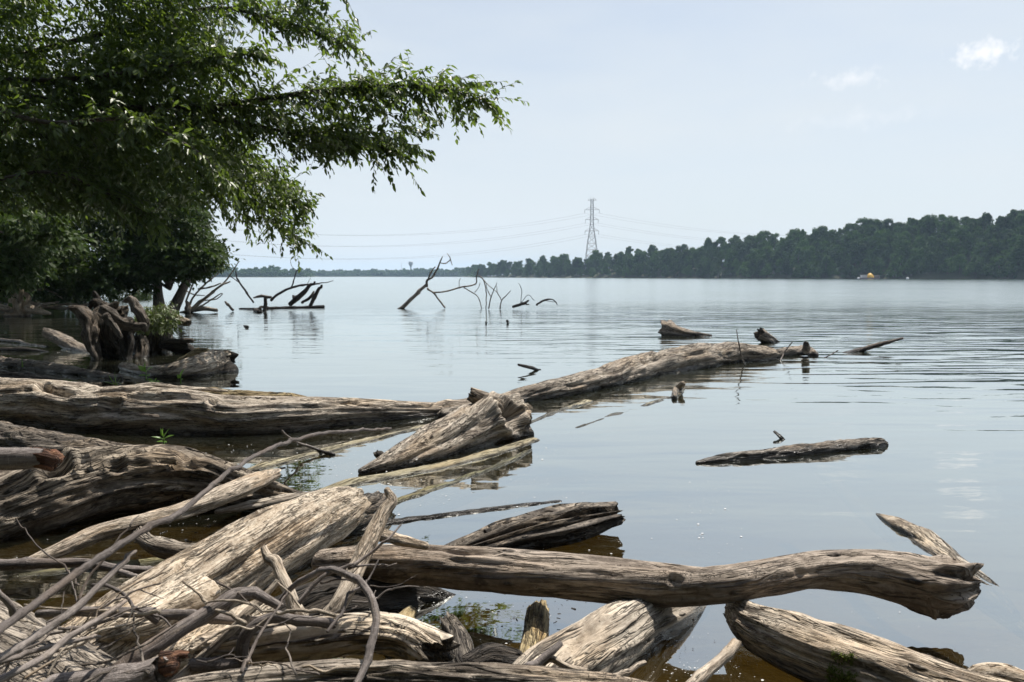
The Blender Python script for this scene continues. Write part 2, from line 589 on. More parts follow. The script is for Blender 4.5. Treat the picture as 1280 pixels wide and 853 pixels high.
M['darksnag'] = wood('dark_snag', (0.07, 0.06, 0.05), (0.035, 0.03, 0.026), (0.015, 0.013, 0.011), gs=1.5, blotch=0.5)
M['leafA'] = leaf('overhang_leaf', (0.034, 0.062, 0.015), (0.105, 0.145, 0.032), (0.20, 0.30, 0.035), 0.40)
M['leafB'] = leaf('bank_leaf', (0.015, 0.034, 0.010), (0.046, 0.074, 0.018), (0.07, 0.12, 0.02), 0.28, 0.6, 0.22)
M['leafF'] = leaf('forest_leaf', (0.005, 0.017, 0.007), (0.068, 0.138, 0.026), (0.06, 0.14, 0.02), 0.28, 0.6, 0.2, 1.0)
M['leafS'] = leaf('stump_leaf', (0.05, 0.085, 0.022), (0.14, 0.18, 0.055), (0.14, 0.2, 0.04), 0.3)
M['leafY'] = leaf('sprout_leaf', (0.10, 0.20, 0.03), (0.18, 0.32, 0.05), (0.25, 0.45, 0.06), 0.4)
M['moss'] = leaf('moss_tuft', (0.09, 0.12, 0.025), (0.20, 0.23, 0.05), (0.15, 0.2, 0.04), 0.2, 0.8, 0.2)
M['steel'] = plain('galvanised_steel', (0.30, 0.29, 0.30), 0.6, 0.3, 0.3)
M['wire'] = plain('conductor', (0.16, 0.16, 0.17), 0.6, 0.1)
M['hull'] = plain('barge_hull', (0.22, 0.20, 0.22), 0.6, 0.3, 0.6)
M['cabin'] = plain('barge_cabin', (0.62, 0.60, 0.58), 0.6, 0.1, 0.6)
M['yel'] = plain('yellow_paint', (0.72, 0.42, 0.05), 0.5, 0.2, 0.6)
M['white'] = plain('white_float', (0.8, 0.8, 0.8), 0.5, 0.05)
M['tower'] = plain('tower_paint', (0.42, 0.44, 0.47), 0.6, 0.1)
M['foam'] = plain('foam', (0.6, 0.6, 0.58), 0.5, 0.1)


def ground_mat():
    g = G('silt_and_soil')
    geo = g.n('NewGeometry')
    pos = geo.outputs['Position']
    a = g.noise(pos, 1.3, 5, 0.6)
    b = g.noise(pos, 14.0, 5, 0.65)
    c = g.mix(g.ramp(a, 0.35, 0.65), (0.20, 0.145, 0.055), (0.13, 0.098, 0.045))
    c = g.mix(g.math('MULTIPLY', g.ramp(b, 0.5, 0.7), 0.6), c, (0.06, 0.045, 0.025))
    sep = g.n('SeparateXYZ'); g.link(pos, sep.inputs[0])
    c = g.mix(g.ramp(sep.outputs['Z'], -0.05, 0.12), c, g.mix(g.ramp(b, 0.4, 0.6), (0.05, 0.042, 0.025), (0.035, 0.05, 0.02)))
    bp = g.n('Bump', Strength=0.7, Distance=0.04, Height=b)
    p = g.n('BsdfPrincipled', Base_Color=c, Roughness=0.9, Normal=bp.outputs[0])
    g.link(p.outputs[0], g.out.inputs['Surface'])
    return g.m


def water_mat():
    g = G('lake_water')
    geo = g.n('NewGeometry')
    pos = geo.outputs['Position']
    wv = g.vadd(pos, g.vmul(pos, (0, 0, 0)))
    # ripples: long-crested, several lengths, stronger in wind patches away from the shore
    big = g.noise(g.vmul(wv, (0.22, 0.62, 0)), 1.0, 2, 0.45, 0.5)
    medv = g.noise(g.vmul(wv, (0.75, 2.1, 0)), 1.0, 2, 0.5, 0.6)
    fine = g.noise(g.vmul(wv, (3.0, 7.0, 0)), 1.0, 3, 0.5, 0.4)
    wind = g.ramp(g.noise(g.vmul(wv, (0.035, 0.05, 0)), 1.0, 2), 0.38, 0.62, 0.35, 1.0)
    sep = g.n('SeparateXYZ'); g.link(pos, sep.inputs[0])
    dist = g.math('SQRT', g.math('ADD', g.math('MULTIPLY', sep.outputs['X'], sep.outputs['X']), g.math('MULTIPLY', sep.outputs['Y'], sep.outputs['Y'])))
    side = g.math('ADD', sep.outputs['Y'], g.math('MULTIPLY', sep.outputs['X'], 0.9))
    calm = g.ramp(side, 3.0, 18.0, 0.75, 1.0)
    rip = g.noise(g.vmul(wv, (0.36, 1.75, 0)), 1.0, 1, 0.4, 0.9)
    ripm = g.ramp(g.math('ADD', sep.outputs['X'], g.math('MULTIPLY', sep.outputs['Y'], 0.18)), 3.0, 11.0, 0.25, 1.0)
    h = g.math('ADD', g.math('MULTIPLY', big, 0.060), g.math('MULTIPLY', medv, 0.018))
    h = g.math('ADD', h, g.math('MULTIPLY', fine, 0.0045))
    h = g.math('ADD', h, g.math('MULTIPLY', g.math('MULTIPLY', rip, ripm), 0.10))
    h = g.math('MULTIPLY', h, g.math('MULTIPLY', wind, calm))
    h = g.math('MULTIPLY', h, g.ramp(dist, 16.0, 110.0, 1.0, 1.1))
    bp = g.n('Bump', Strength=1.0, Distance=1.0, Height=h)
    nrm = bp.outputs[0]
    fr = g.n('Fresnel', IOR=1.333, Normal=nrm)
    fr0 = g.n('Fresnel', IOR=1.333)
    frm = g.math('MULTIPLY_ADD', fr0.outputs[0], 0.75, g.math('MULTIPLY', fr.outputs[0], 0.25))
    fac = g.math('POWER', frm, 0.27, clamp=True)
    gl = g.n('BsdfGlossy', Color=(0.97, 1.0, 0.975), Roughness=g.ramp(dist, 9.0, 60.0, 0.03, 0.22), Normal=nrm)
    gl.distribution = 'BECKMANN'
    tr = g.n('BsdfTransparent', Color=(0.66, 0.58, 0.34))
    mk = g.n('BsdfDiffuse', Color=(0.040, 0.042, 0.026), Normal=nrm)
    body = g.n('MixShader', Fac=g.ramp(dist, 3.0, 16.0, 0.15, 0.9))
    g.link(tr.outputs[0], body.inputs[1]); g.link(mk.outputs[0], body.inputs[2])
    mx = g.n('MixShader', Fac=fac)
    g.link(body.outputs[0], mx.inputs[1]); g.link(gl.outputs[0], mx.inputs[2])
    g.link(mx.outputs[0], g.out.inputs['Surface'])
    return g.m


M['ground'] = ground_mat()
M['water'] = water_mat()

# ---------------------------------------------------------------- ground, water
SHORE = np.array([(400, -60), (60, -14), (8, -0.2), (2.2, 0.9), (0.2, 1.3), (-1.6, 1.7), (-3.1, 3.0), (-5.6, 7), (-9.2, 13), (-14, 20), (-18.8, 28),
                  (-22.0, 38), (-25, 47), (-28, 53), (-36, 58), (-60, 64), (-220, 110), (-900, 110), (-900, -900), (400, -900)], float)


def sdist(x, y, poly):
    """signed distance, positive inside"""
    n = len(poly)
    d = np.full(x.shape, 1e9); ins = np.zeros(x.shape, bool)
    for i in range(n):
        a = poly[i]; b = poly[(i + 1) % n]
        e = b - a
        t = np.clip(((x - a[0]) * e[0] + (y - a[1]) * e[1]) / (e @ e), 0, 1)
        d = np.minimum(d, np.hypot(x - a[0] - t * e[0], y - a[1] - t * e[1]))
        c = (a[1] > y) != (b[1] > y)
        ins ^= c & (x < (b[0] - a[0]) * (y - a[1]) / (b[1] - a[1] + 1e-12) + a[0])
    return np.where(ins, d, -d)


SH_PX = [-6000, -1500, -300, 250, 384, 390, 575, 600, 660, 740, 870, 1000, 1280, 1500, 2600, 8000]
SH_D = [700, 1100, 1250, 1250, 1300, 1850, 1800, 1080, 880, 740, 620, 540, 440, 410, 380, 360]
TOP_PX = [590, 620, 640, 700, 738, 748, 800, 830, 870, 900, 930, 950, 1000, 1040, 1055, 1100, 1120, 1160, 1200, 1250, 1280, 1400, 1600]
TOP_Y = [332, 327, 323, 320, 320, 312, 309, 306, 303, 298, 296, 292, 288, 284, 277, 276, 272, 267, 264, 261, 256, 258, 262]


def shore_y(px):
    return np.interp(px, SH_PX, SH_D)


def hill(px, row):
    """ground height of the far bank at a depth row behind the far shore (m)"""
    d = shore_y(px)
    top = (HORIZON - np.interp(px, TOP_PX, TOP_Y)) / F * (d + 40) + CAM_H
    crest = np.clip(top - 19.0, 1.2, 40)
    return 0.4 + (crest - 0.4) * np.clip(row / 42.0, 0, 1) ** 0.9


def ground_h(x, y):
    s = sdist(x, y, SHORE)
    h = np.where(s > 0, np.minimum(0.17 * s, 0.6 + 0.04 * np.minimum(s, 60)), -np.minimum(0.22 + 0.13 * np.maximum(-s - 0.8, 0), 3.0) * np.clip(-s / 0.6, 0, 1))
    px = 640 + F * x / np.maximum(y, 1.0)
    dd = shore_y(px)
    far = (y - dd)
    hl = hill(np.clip(px, 590, 1600), far)
    hl = np.where(px < 590, np.clip(0.08 * far, 0, 4), hl)
    h = np.where((y > 50) & (far > -12) & (s < 0), np.where(far > 0, hl, np.maximum(h, -3 * np.clip(-far / 12, 0, 1))), h)
    near = np.hypot(x, y) < 80
    h = h + np.where(near, (fbm(x * 0.7, y * 0.7, x * 0, 5, 3) - 0.5) * 0.16, 0)
    return h


def build_ground():
    na, nr = 480, 150
    a = np.linspace(0, 2 * math.pi, na, endpoint=False)
    r = np.unique(np.concatenate([[0.0], 0.25 * (6500 / 0.25) ** np.linspace(0, 1, nr), np.arange(360, 1150, 7.0)]))
    A, R = np.meshgrid(a, r, indexing='ij')
    X = np.sin(A) * R; Y = np.cos(A) * R
    Z = ground_h(X, Y)
    V = np.stack([X, Y, Z], -1).reshape(-1, 3)
    m = len(r)
    i, j = np.meshgrid(np.arange(na), np.arange(m - 1), indexing='ij')
    k = (i + 1) % na
    f = np.stack([i * m + j, k * m + j, k * m + j + 1, i * m + j + 1], -1).reshape(-1, 4)
    # sheet keeps its origin at the world origin
    o = link('ground', mesh_from('ground', V, f, M['ground']))
    tag(o, kind='structure')


build_ground()


def build_water():
    na, nr = 96, 40
    a = np.linspace(0, 2 * math.pi, na, endpoint=False)
    r = np.concatenate([[0.0], 0.5 * (6000 / 0.5) ** np.linspace(0, 1, nr)])
    A, R = np.meshgrid(a, r, indexing='ij')
    V = np.stack([np.sin(A) * R, np.cos(A) * R, A * 0], -1).reshape(-1, 3)
    m = len(r)
    i, j = np.meshgrid(np.arange(na), np.arange(m - 1), indexing='ij')
    k = (i + 1) % na
    f = np.stack([i * m + j, k * m + j, k * m + j + 1, i * m + j + 1], -1).reshape(-1, 4)
    o = link('lake_water', mesh_from('lake_water', V, f, M['water']))
    tag(o, kind='structure')


build_water()


def build_haze():
    g = G('summer_haze')
    pv = g.n('VolumePrincipled', Color=(0.56, 0.77, 1.0), Density=0.000095)
    pv.inputs['Anisotropy'].default_value = 0.25
    g.link(pv.outputs[0], g.out.inputs['Volume'])
    mb = MB()
    mb.box((0, 0, 54), (15000, 15000, 120))
    o = mb.build('haze', g.m)
    tag(o, kind='stuff')


build_haze()
# ---------------------------------------------------------------- foliage


def leaf_mesh(pos, d, nrm, L, W, curl=0.25, quad=False):
    """pointed leaves: pos base (n,3), d direction, nrm upper side, L, W (n)"""
    n = len(pos)
    d = d / (np.linalg.norm(d, axis=1)[:, None] + 1e-9)
    s = np.cross(d, nrm); s /= np.linalg.norm(s, axis=1)[:, None] + 1e-9
    u = np.cross(s, d)
    L = L[:, None]; W = W[:, None]
    if quad:
        V = np.stack([pos, pos + d * L * 0.45 + s * W * 0.5 + u * W * 0.15, pos + d * L - u * L * curl * 0.4, pos + d * L * 0.45 - s * W * 0.5 + u * W * 0.15], 1)
        b = np.arange(n)[:, None] * 4
        T = np.concatenate([b + np.array([0, 1, 2]), b + np.array([0, 2, 3])])
        return V.reshape(-1, 3), T, 4
    V = np.stack([pos, pos + d * L * 0.30 + s * W * 0.46 + u * W * 0.16, pos + d * L * 0.66 + s * W * 0.38 + u * W * 0.1 - u * L * curl * 0.15,
                  pos + d * L - u * L * curl * 0.45, pos + d * L * 0.66 - s * W * 0.38 + u * W * 0.1 - u * L * curl * 0.15, pos + d * L * 0.30 - s * W * 0.46 + u * W * 0.16,
                  pos + d * L * 0.5 - u * L * curl * 0.06], 1)
    b = np.arange(n)[:, None] * 7
    T = np.concatenate([b + np.array(t) for t in ((0, 1, 6), (1, 2, 6), (2, 3, 6), (3, 4, 6), (4, 5, 6), (5, 0, 6))])
    return V.reshape(-1, 3), T, 7


def in_poly(x, y, poly):
    return sdist(x, y, np.array(poly, float)) > 0


def sample_poly(poly, n, rng, clump=0.0, nc=40):
    poly = np.array(poly, float)
    lo, hi = poly.min(0), poly.max(0)
    out = []
    if clump > 0:
        cs = []
        while len(cs) < nc:
            p = lo + rng.random(2) * (hi - lo)
            if in_poly(np.array([p[0]]), np.array([p[1]]), poly)[0]:
                cs.append(p)
        cs = np.array(cs)
    tot = 0
    while tot < n:
        if clump > 0:
            p = cs[rng.integers(0, nc, n)] + rng.normal(size=(n, 2)) * clump
        else:
            p = lo + rng.random((n, 2)) * (hi - lo)
        p = p[in_poly(p[:, 0], p[:, 1], poly)]
        out.append(p); tot += len(p)
    return np.vstack(out)[:n]


class Foliage:
    def __init__(self, seed):
        self.rng = np.random.default_rng(seed)
        self.p = []; self.d = []; self.u = []; self.L = []; self.W = []; self.r = []
        self.tw = MB()

    def spray(self, start, dirs, length, nl, ll, lw, droop=0.5, tone=0.5, spread=0.9, twr=0.003):
        """start (n,3), dirs (n,3): one twig with leaves on both sides for each row"""
        rng = self.rng
        n = len(start)
        dirs = dirs / (np.linalg.norm(dirs, axis=1)[:, None] + 1e-9)
        for k in range(nl):
            t = (k + 0.5) / nl
            c = start + dirs * length[:, None] * t
            c[:, 2] -= droop * 0.25 * length * t * t
            side = np.cross(dirs, (0, 0, 1.0)); side /= np.linalg.norm(side, axis=1)[:, None] + 1e-9
            sg = 1 if k % 2 else -1
            d = dirs * 0.6 + side * sg * spread * (1.0 - 0.6 * t) + rng.normal(size=(n, 3)) * 0.32
            d[:, 2] -= droop * (0.4 + 0.8 * rng.random(n))
            up = np.array((0, 0, 1.0)) + rng.normal(size=(n, 3)) * 0.5
            sc = (0.65 + 0.6 * rng.random(n)) * (1 - 0.35 * abs(t - 0.55))
            self.p.append(c); self.d.append(d); self.u.append(up)
            self.L.append(ll * sc); self.W.append(lw * sc)
            self.r.append(np.clip(tone + rng.normal(size=n) * 0.28, 0, 1))
        if twr > 0:
            for i in range(n):
                e = start[i] + dirs[i] * length[i]
                m = (start[i] + e) / 2
                e = e.copy(); e[2] -= droop * 0.25 * length[i]; m[2] -= droop * 0.06 * length[i]
                self.tw.bar(start[i], m, twr, twr * 0.8, 3)
                self.tw.bar(m, e, twr * 0.8, twr * 0.4, 3)

    def fill(self, poly, d0, d1, n, slen, nl, ll, lw, out=(1, 0, 0), droop=0.5, clump=0.0, nc=40, tone=0.5, rnd=0.85, twr=0.003, keep=None):
        rng = self.rng
        p = sample_poly(poly, n, rng, clump, nc)
        dep = d0 + (d1 - d0) * rng.random(n)
        st = np.array([at_d(a, b, c) for (a, b), c in zip(p, dep)])
        if keep is not None:
            m = keep(st); st = st[m]
        n = len(st)
        dirs = np.array(out, float) + rng.normal(size=(n, 3)) * rnd * np.array((1, 1, 0.5))
        ln = slen * (0.6 + 0.8 * rng.random(n))
        dn = dirs / (np.linalg.norm(dirs, axis=1)[:, None] + 1e-9)
        self.spray(st - dn * ln[:, None] * 0.5, dirs, ln, nl, ll, lw, droop, tone + 0.3 * (vnoise(st[:, 0] * 1.2, st[:, 1] * 1.2, st[:, 2] * 1.2, 3) - 0.5), twr=twr)

    def along(self, P, n, t0, slen, nl, ll, lw, droop=0.5, tone=0.5, twr=0.004, up=0.0):
        """twigs springing from a limb polyline (world points)"""
        rng = self.rng
        Q, s = catmull(P, 200)
        T = np.gradient(Q, axis=0); T /= np.linalg.norm(T, axis=1)[:, None]
        idx = (200 * (t0 + (1 - t0) * rng.random(n) ** 0.85)).astype(int).clip(0, 199)
        dirs = T[idx] * 0.75 + rng.normal(size=(n, 3)) * np.array((0.5, 0.7, 0.55)) + np.array((0, 0, up))
        ln = slen * (0.5 + 0.9 * rng.random(n)) * (1.15 - 0.6 * idx / 200)
        self.spray(Q[idx], dirs, ln, nl, ll, lw, droop, tone, twr=twr)

    def build(self, mat, parent, twmat=None, quad=False, name='crown'):
        p = np.vstack(self.p); d = np.vstack(self.d); u = np.vstack(self.u)
        L = np.concatenate(self.L); W = np.concatenate(self.W); r = np.concatenate(self.r)
        V, T, k = leaf_mesh(p, d, u, L, W, quad=quad)
        o = obj(name, V, T, mat, parent, smooth=False, attrs={'rnd': np.repeat(r, k)})
        o['kind'] = 'stuff'
        if twmat is not None and self.tw.n:
            v = np.vstack(self.tw.v)
            t = obj('twigs', v, self.tw.faces(), twmat, parent, True, {'grain': v})
            t['kind'] = 'stuff'
        return o


def limb(P, R, name, parent, mat, seg=10, n=None, seed=1, bump=0.12):
    """tapered wandering limb through world points; R radii"""
    P = np.asarray(P, float)
    ctl = np.hstack([P, np.asarray(R, float)[:, None]])
    Lg = np.linalg.norm(np.diff(P, axis=0), axis=1).sum()
    n = n or int(np.clip(Lg / (max(R) * 0.5), 12, 120))
    Q, u = catmull(ctl, n)
    V, f, (nn, sg) = sweep(Q[:, :3], np.maximum(Q[:, 3], 0.002), seg)
    th = np.tile(np.arange(seg) * 2 * math.pi / seg, nn)
    uu = np.repeat(u, seg); rr = np.repeat(np.maximum(Q[:, 3], 0.002), seg); cc = np.repeat(Q[:, :3], seg, axis=0)
    k = 1 + bump * 2 * (fbm(uu / max(R) * 0.5, np.cos(th) * 1.5, np.sin(th) * 1.5 + seed, seed, 3) - 0.5)
    V = cc + (V - cc) * k[:, None]
    gr = np.stack([uu + seed * 3.1, np.cos(th) * rr, np.sin(th) * rr], 1)
    # close the tip
    tip = len(V)
    V = np.vstack([V, Q[-1, :3] + (Q[-1, :3] - Q[-2, :3]) * 0.3])
    gr = np.vstack([gr, [u[-1], 0, 0]])
    b = (nn - 1) * seg
    t = np.stack([b + np.arange(seg), b + (np.arange(seg) + 1) % seg, np.full(seg, tip)], 1)
    return obj(name, V, [f, t], mat, parent, True, {'grain': gr})


# ---------------------------------------------------------------- the wooded hillside across the lake


def far_crown(seed, H, Rw, nq, qs, base=0.06):
    rng = np.random.default_rng(seed)
    nl = 44
    lob = []
    for k in range(nl):
        t = (k + rng.random()) / nl
        z = H * (base + 0.08 + (0.82 - base) * t)
        sp = Rw * (1.0 - 0.62 * t ** 1.8) * (0.25 + 0.75 * rng.random())
        a = rng.random() * 6.28
        lob.append((sp * math.cos(a), sp * math.sin(a), z, Rw * (0.10 + 0.24 * rng.random()) * (1.15 - 0.5 * t)))
    lob = np.array(lob)
    k = rng.integers(0, nl, nq)
    v = rng.normal(size=(nq, 3)); v /= np.linalg.norm(v, axis=1)[:, None]
    rad = lob[k, 3] * (0.3 + 1.1 * rng.random(nq) ** 0.8) * (0.78 + 0.5 * fbm(v[:, 0] * 2.2 + k * 5, v[:, 1] * 2.2, v[:, 2] * 2.2, seed, 2))
    p = lob[k, :3] + v * rad[:, None] * np.array((1, 1, 0.85))
    p[:, 2] = np.clip(p[:, 2], H * base * (0.4 + 0.6 * rng.random(nq)), H)
    nrm = v * 0.7 + rng.normal(size=(nq, 3)) * 0.55 + np.array((0, 0, 0.35))
    d = np.cross(nrm, rng.normal(size=(nq, 3)))
    L = qs * (0.6 + 0.9 * rng.random(nq)); W = L * (0.55 + 0.3 * rng.random(nq))
    V, T, kk = leaf_mesh(p - d / (np.linalg.norm(d, axis=1)[:, None]) * L[:, None] * 0.5, d, nrm, L, W, 0.4, True)
    tone = np.clip(0.45 + 0.9 * (vnoise(p[:, 0] * 0.55, p[:, 1] * 0.55, p[:, 2] * 0.55, seed) - 0.5) + rng.normal(size=nq) * 0.2, 0, 1)
    return V, T, np.repeat(tone, kk), lob


def far_tree_proto(seed, H, Rw, nq=6500, qs=0.9):
    V, T, r, lob = far_crown(seed, H, Rw, nq, qs)
    cm = mesh_from('crown', V, T, M['leafF'], False, {'rnd': r})
    mb = MB()
    mb.bar((0, 0, -1.0), (0, 0, H * 0.45), 0.38, 0.26, 7)
    mb.bar((0, 0, H * 0.45), (0.2, 0.1, H * 0.85), 0.26, 0.06, 6)
    for l in lob[::6]:
        z0 = max(l[2] - 0.25 * H, H * 0.2)
        mb.bar((0, 0, z0), l[:3], 0.13, 0.03, 5)
    v = np.vstack(mb.v)
    tm = mesh_from('trunk', v, mb.faces(), M['trunk'], True, {'grain': v})
    return tm, cm


def build_forest():
    rng = random.Random(11)
    protos = [far_tree_proto(100 + k, 20.0, w) for k, w in enumerate((7.6, 5.6, 8.8, 7.0, 9.2, 6.2))]
    shr = [far_tree_proto(140 + k, 9.5, 5.0, 1800, 0.75) for k in range(3)]
    cnt = 0

    def put(px, row, H, pr, H0, group, label, nm):
        nonlocal cnt
        d = shore_y(px) + row
        x = (px - 640) / F * d
        z = float(ground_h(np.array([x]), np.array([d]))[0])
        s = H / H0
        w = s * rng.uniform(0.92, 1.15)
        o = empty(nm, (x, d, z))
        o.rotation_euler = (0, 0, rng.uniform(0, 6.28))
        o.scale = (w, w, s)
        tag(o, label, 'tree', group)
        link('trunk', pr[0], o); c = link('crown', pr[1], o)
        c['kind'] = 'stuff'
        cnt += 1
    # rows climb the hill behind the far shore
    for row, step, hm in ((3, 8.5, 0.66), (12, 10.0, 0.85), (22, 11.0, 0.92), (32, 11.0, 0.96), (42, 9.5, 1.0)):
        px = 592.0
        while px < 1345:
            d = shore_y(px) + row
            q = px + rng.uniform(-0.3, 0.3) * step / d * F
            r_ = row + rng.uniform(-3, 4)
            if row < 10 and rng.random() < 0.45:
                put(q, r_ - 2.0, rng.uniform(9, 13), rng.choice(shr), 9.5, 'bushy trees along the far shore', 'low bushy tree at the waterline below the far wooded hillside', 'shore_tree')
            else:
                H = 19.5 * hm * rng.uniform(0.74, 1.14)
                if row > 40:
                    H = 19.5 * rng.uniform(0.78, 1.14)
                    # the trees over the pylon side stand a little lower
                put(q, r_, H, rng.choice(protos), 20.0, 'trees of the wooded hillside', 'dense dark green broadleaf tree of the wooded hillside across the lake', 'forest_tree')
            ang = 0.72 if px > 900 else 1.0
            px += step / d * F * ang * rng.uniform(0.85, 1.15) * (1.35 if px < 760 else 1.0)
    print('forest trees', cnt)


build_forest()


def woodland(name, label, px0, px1, n, ytops, back, seed):
    """a far-off wood that reads as one low mass"""
    rng = np.random.default_rng(seed)
    Vs, Ts, rs, nv = [], [], [], 0
    pro = [far_crown(300 + k, 18.0, 7.5, 330, 2.6, 0.05)[:3] for k in range(4)]
    for i in range(n):
        px = px0 + (px1 - px0) * (i + rng.random()) / n
        row = back * (i % 3) / 3 + rng.random() * 8
        d = float(shore_y(px)) + row + 3
        H = (HORIZON - np.interp(px, ytops[0], ytops[1])) / F * d + CAM_H
        H *= (0.72 + 0.18 * (i % 3)) * rng.uniform(0.85, 1.14)
        V, T, r = pro[rng.integers(0, 4)]
        a = rng.random() * 6.28
        R = np.array(((math.cos(a), -math.sin(a), 0), (math.sin(a), math.cos(a), 0), (0, 0, 1)))
        s = H / 18.0
        W = (V * np.array((1.25, 1.25, s))) @ R.T + np.array(((px - 640) / F * d, d, 0.3))
        Vs.append(W); Ts.append(T + nv); nv += len(V)
        rs.append(np.clip(r + rng.normal() * 0.15, 0, 1))
    o = obj(name, np.vstack(Vs), np.vstack(Ts), M['leafF'], None, False, {'rnd': np.concatenate(rs)})
    tag(o, label, 'woodland', kind='stuff')


woodland('far_woodland', 'hazy blue-green wood on the near point of the distant shore', -60, 386, 150, ([-60, 250, 300, 346, 352, 386], [334, 334, 335.5, 334, 335.5, 337]), 40, 5)
woodland('far_woodland', 'palest hazy strip of wood along the most distant shore', 384, 602, 150, ([384, 400, 440, 520, 560, 602], [339, 338.5, 338, 336.5, 337, 333]), 60, 6)


# ---------------------------------------------------------------- pylon, cables, water tower, mast, barge
def build_pylon():
    D = 800.0
    bx = (739 - 640) / F * D
    base = float(ground_h(np.array([bx]), np.array([D]))[0])
    H = (HORIZON - 250.5) / F * D + CAM_H - base
    root = empty('lattice_pylon', (bx, D, base))
    tag(root, 'tall grey steel lattice pylon rising above the far trees', 'pylon')

    def half(z):                                   # half width of the tower at height z
        return float(np.interp(z, (0, H * 0.45, H * 0.62, H), (7.4, 4.0, 1.7, 1.2)))
    t = 0.19

    def corner(z, k):
        h = half(z)
        return np.array((bx + h * (1, 1, -1, -1)[k], D + h * (1, -1, -1, 1)[k], base + z))
    zs = list(np.linspace(0, H, 13))
    for k in range(4):
        mb = MB()
        for a, b in zip(zs[:-1], zs[1:]):
            mb.bar(corner(a, k), corner(b, k), t, t)
        mb.build('leg', M['steel'], root)
    for a, b in zip(zs[:-1], zs[1:]):
        mb = MB()
        for k in range(4):
            j = (k + 1) % 4
            mb.bar(corner(a, k), corner(b, j), t * 0.55)
            mb.bar(corner(a, j), corner(b, k), t * 0.55)
            mb.bar(corner(b, k), corner(b, j), t * 0.6)
        mb.build('bracing', M['steel'], root)
    tips = []
    for zf, w in ((0.985, 4.3), (0.86, 7.2), (0.73, 6.4), (0.58, 6.8)):
        z = H * zf
        for s in (-1, 1):
            mb = MB()
            tip = np.array((bx + s * w, D, base + z))
            for dy in (-1, 1):
                mb.bar(np.array((bx + s * half(z), D + dy * half(z), base + z)), tip, t * 0.7)
                mb.bar(np.array((bx + s * half(z), D + dy * half(z), base + z + 2.6)), tip, t * 0.6)
            mb.bar(np.array((bx - s * half(z), D, base + z)), tip, t * 0.6)
            arm = mb.build('crossarm', M['steel'], root)
            if zf < 0.95:
                m2 = MB()
                low = tip - np.array((0, 0, 3.4))
                m2.bar(tip, low, 0.2, 0.2, 6)
                m2.build('insulator', M['steel'], arm)
                tips.append((low, s, zf))
            else:
                tips.append((tip, s, zf))
    # conductors: one span comes towards the left, the next falls away behind the hill to the right
    nm = {0.985: 'topmost', 0.86: 'upper', 0.73: 'middle', 0.58: 'lowest'}
    for (p, s, zf) in tips:
        if zf > 0.95:
            continue
        yl = {0.86: 278, 0.73: 293, 0.58: 310}[zf] + (1.6 if s > 0 else 0)
        a = at_d(215 + 12 * s, yl, 640.0)
        b = np.array((bx + 300 + 10 * s, D + 190, {0.86: 52, 0.73: 42, 0.58: 33}[zf] * 1.0))
        pts = []
        far_l = a + (a - p) * 0.25
        far_l[2] = a[2] + 14
        for u in np.linspace(0, 1, 26):
            q = far_l * (1 - u) + p * u
            q[2] -= 4 * 24.0 * u * (1 - u)
            pts.append(q)
        for u in np.linspace(0, 1, 20)[1:]:
            q = p * (1 - u) + b * u
            q[2] -= 4 * 7.0 * u * (1 - u)
            pts.append(q)
        pts = np.array(pts)
        V, f, _ = sweep(pts, np.full(len(pts), 0.055), 4)
        o = obj('power_cable', V, f, M['wire'])
        tag(o, f"thin {nm[zf]} power cable hung from the {'lake-side' if s < 0 else 'hill-side'} crossarm of the pylon", 'cable', 'cables strung from the pylon')


build_pylon()


def build_far_marks():
    D = 1900.0
    x = (514 - 640) / F * D
    z1 = (HORIZON - 327.0) / F * D + CAM_H
    root = empty('water_tower', (x, D, 0.5))
    tag(root, 'pale water tower with a flared tank above the distant woods', 'tower')
    mb = MB()
    P = [(x, D, 0.5 + z1 * t) for t in (0, 0.3, 0.62)]
    V, f, _ = sweep(np.array(P), np.array((2.4, 1.7, 1.6)), 12)
    mb.add(V, f); mb.build('stem', M['tower'], root, True)
    mb = MB()
    P = [(x, D, z1 * t) for t in (0.62, 0.72, 0.82, 0.93, 0.985, 1.0)]
    V, f, _ = sweep(np.array(P), np.array((1.6, 3.2, 5.2, 5.4, 4.6, 0.2)), 14)
    mb.add(V, f); mb.build('tank', M['tower'], root, True)
    x2 = (502.5 - 640) / F * D
    z2 = (HORIZON - 328.5) / F * D
    mb = MB()
    for k in range(3):
        a = k * 2.094
        mb.bar((x2 + 0.8 * math.cos(a), D + 0.8 * math.sin(a), 0.3), (x2 + 0.25 * math.cos(a), D + 0.25 * math.sin(a), z2), 0.22, 0.16)
    for z in np.arange(2, z2, 3.0):
        for k in range(3):
            a = k * 2.094; b = a + 2.094; w = 0.8 - 0.55 * z / z2
            mb.bar((x2 + w * math.cos(a), D + w * math.sin(a), z), (x2 + w * math.cos(b), D + w * math.sin(b), z + 1.5), 0.1)
    o = mb.build('radio_mast', M['tower'])
    tag(o, 'thin radio mast beside the water tower on the distant shore', 'mast')


build_far_marks()


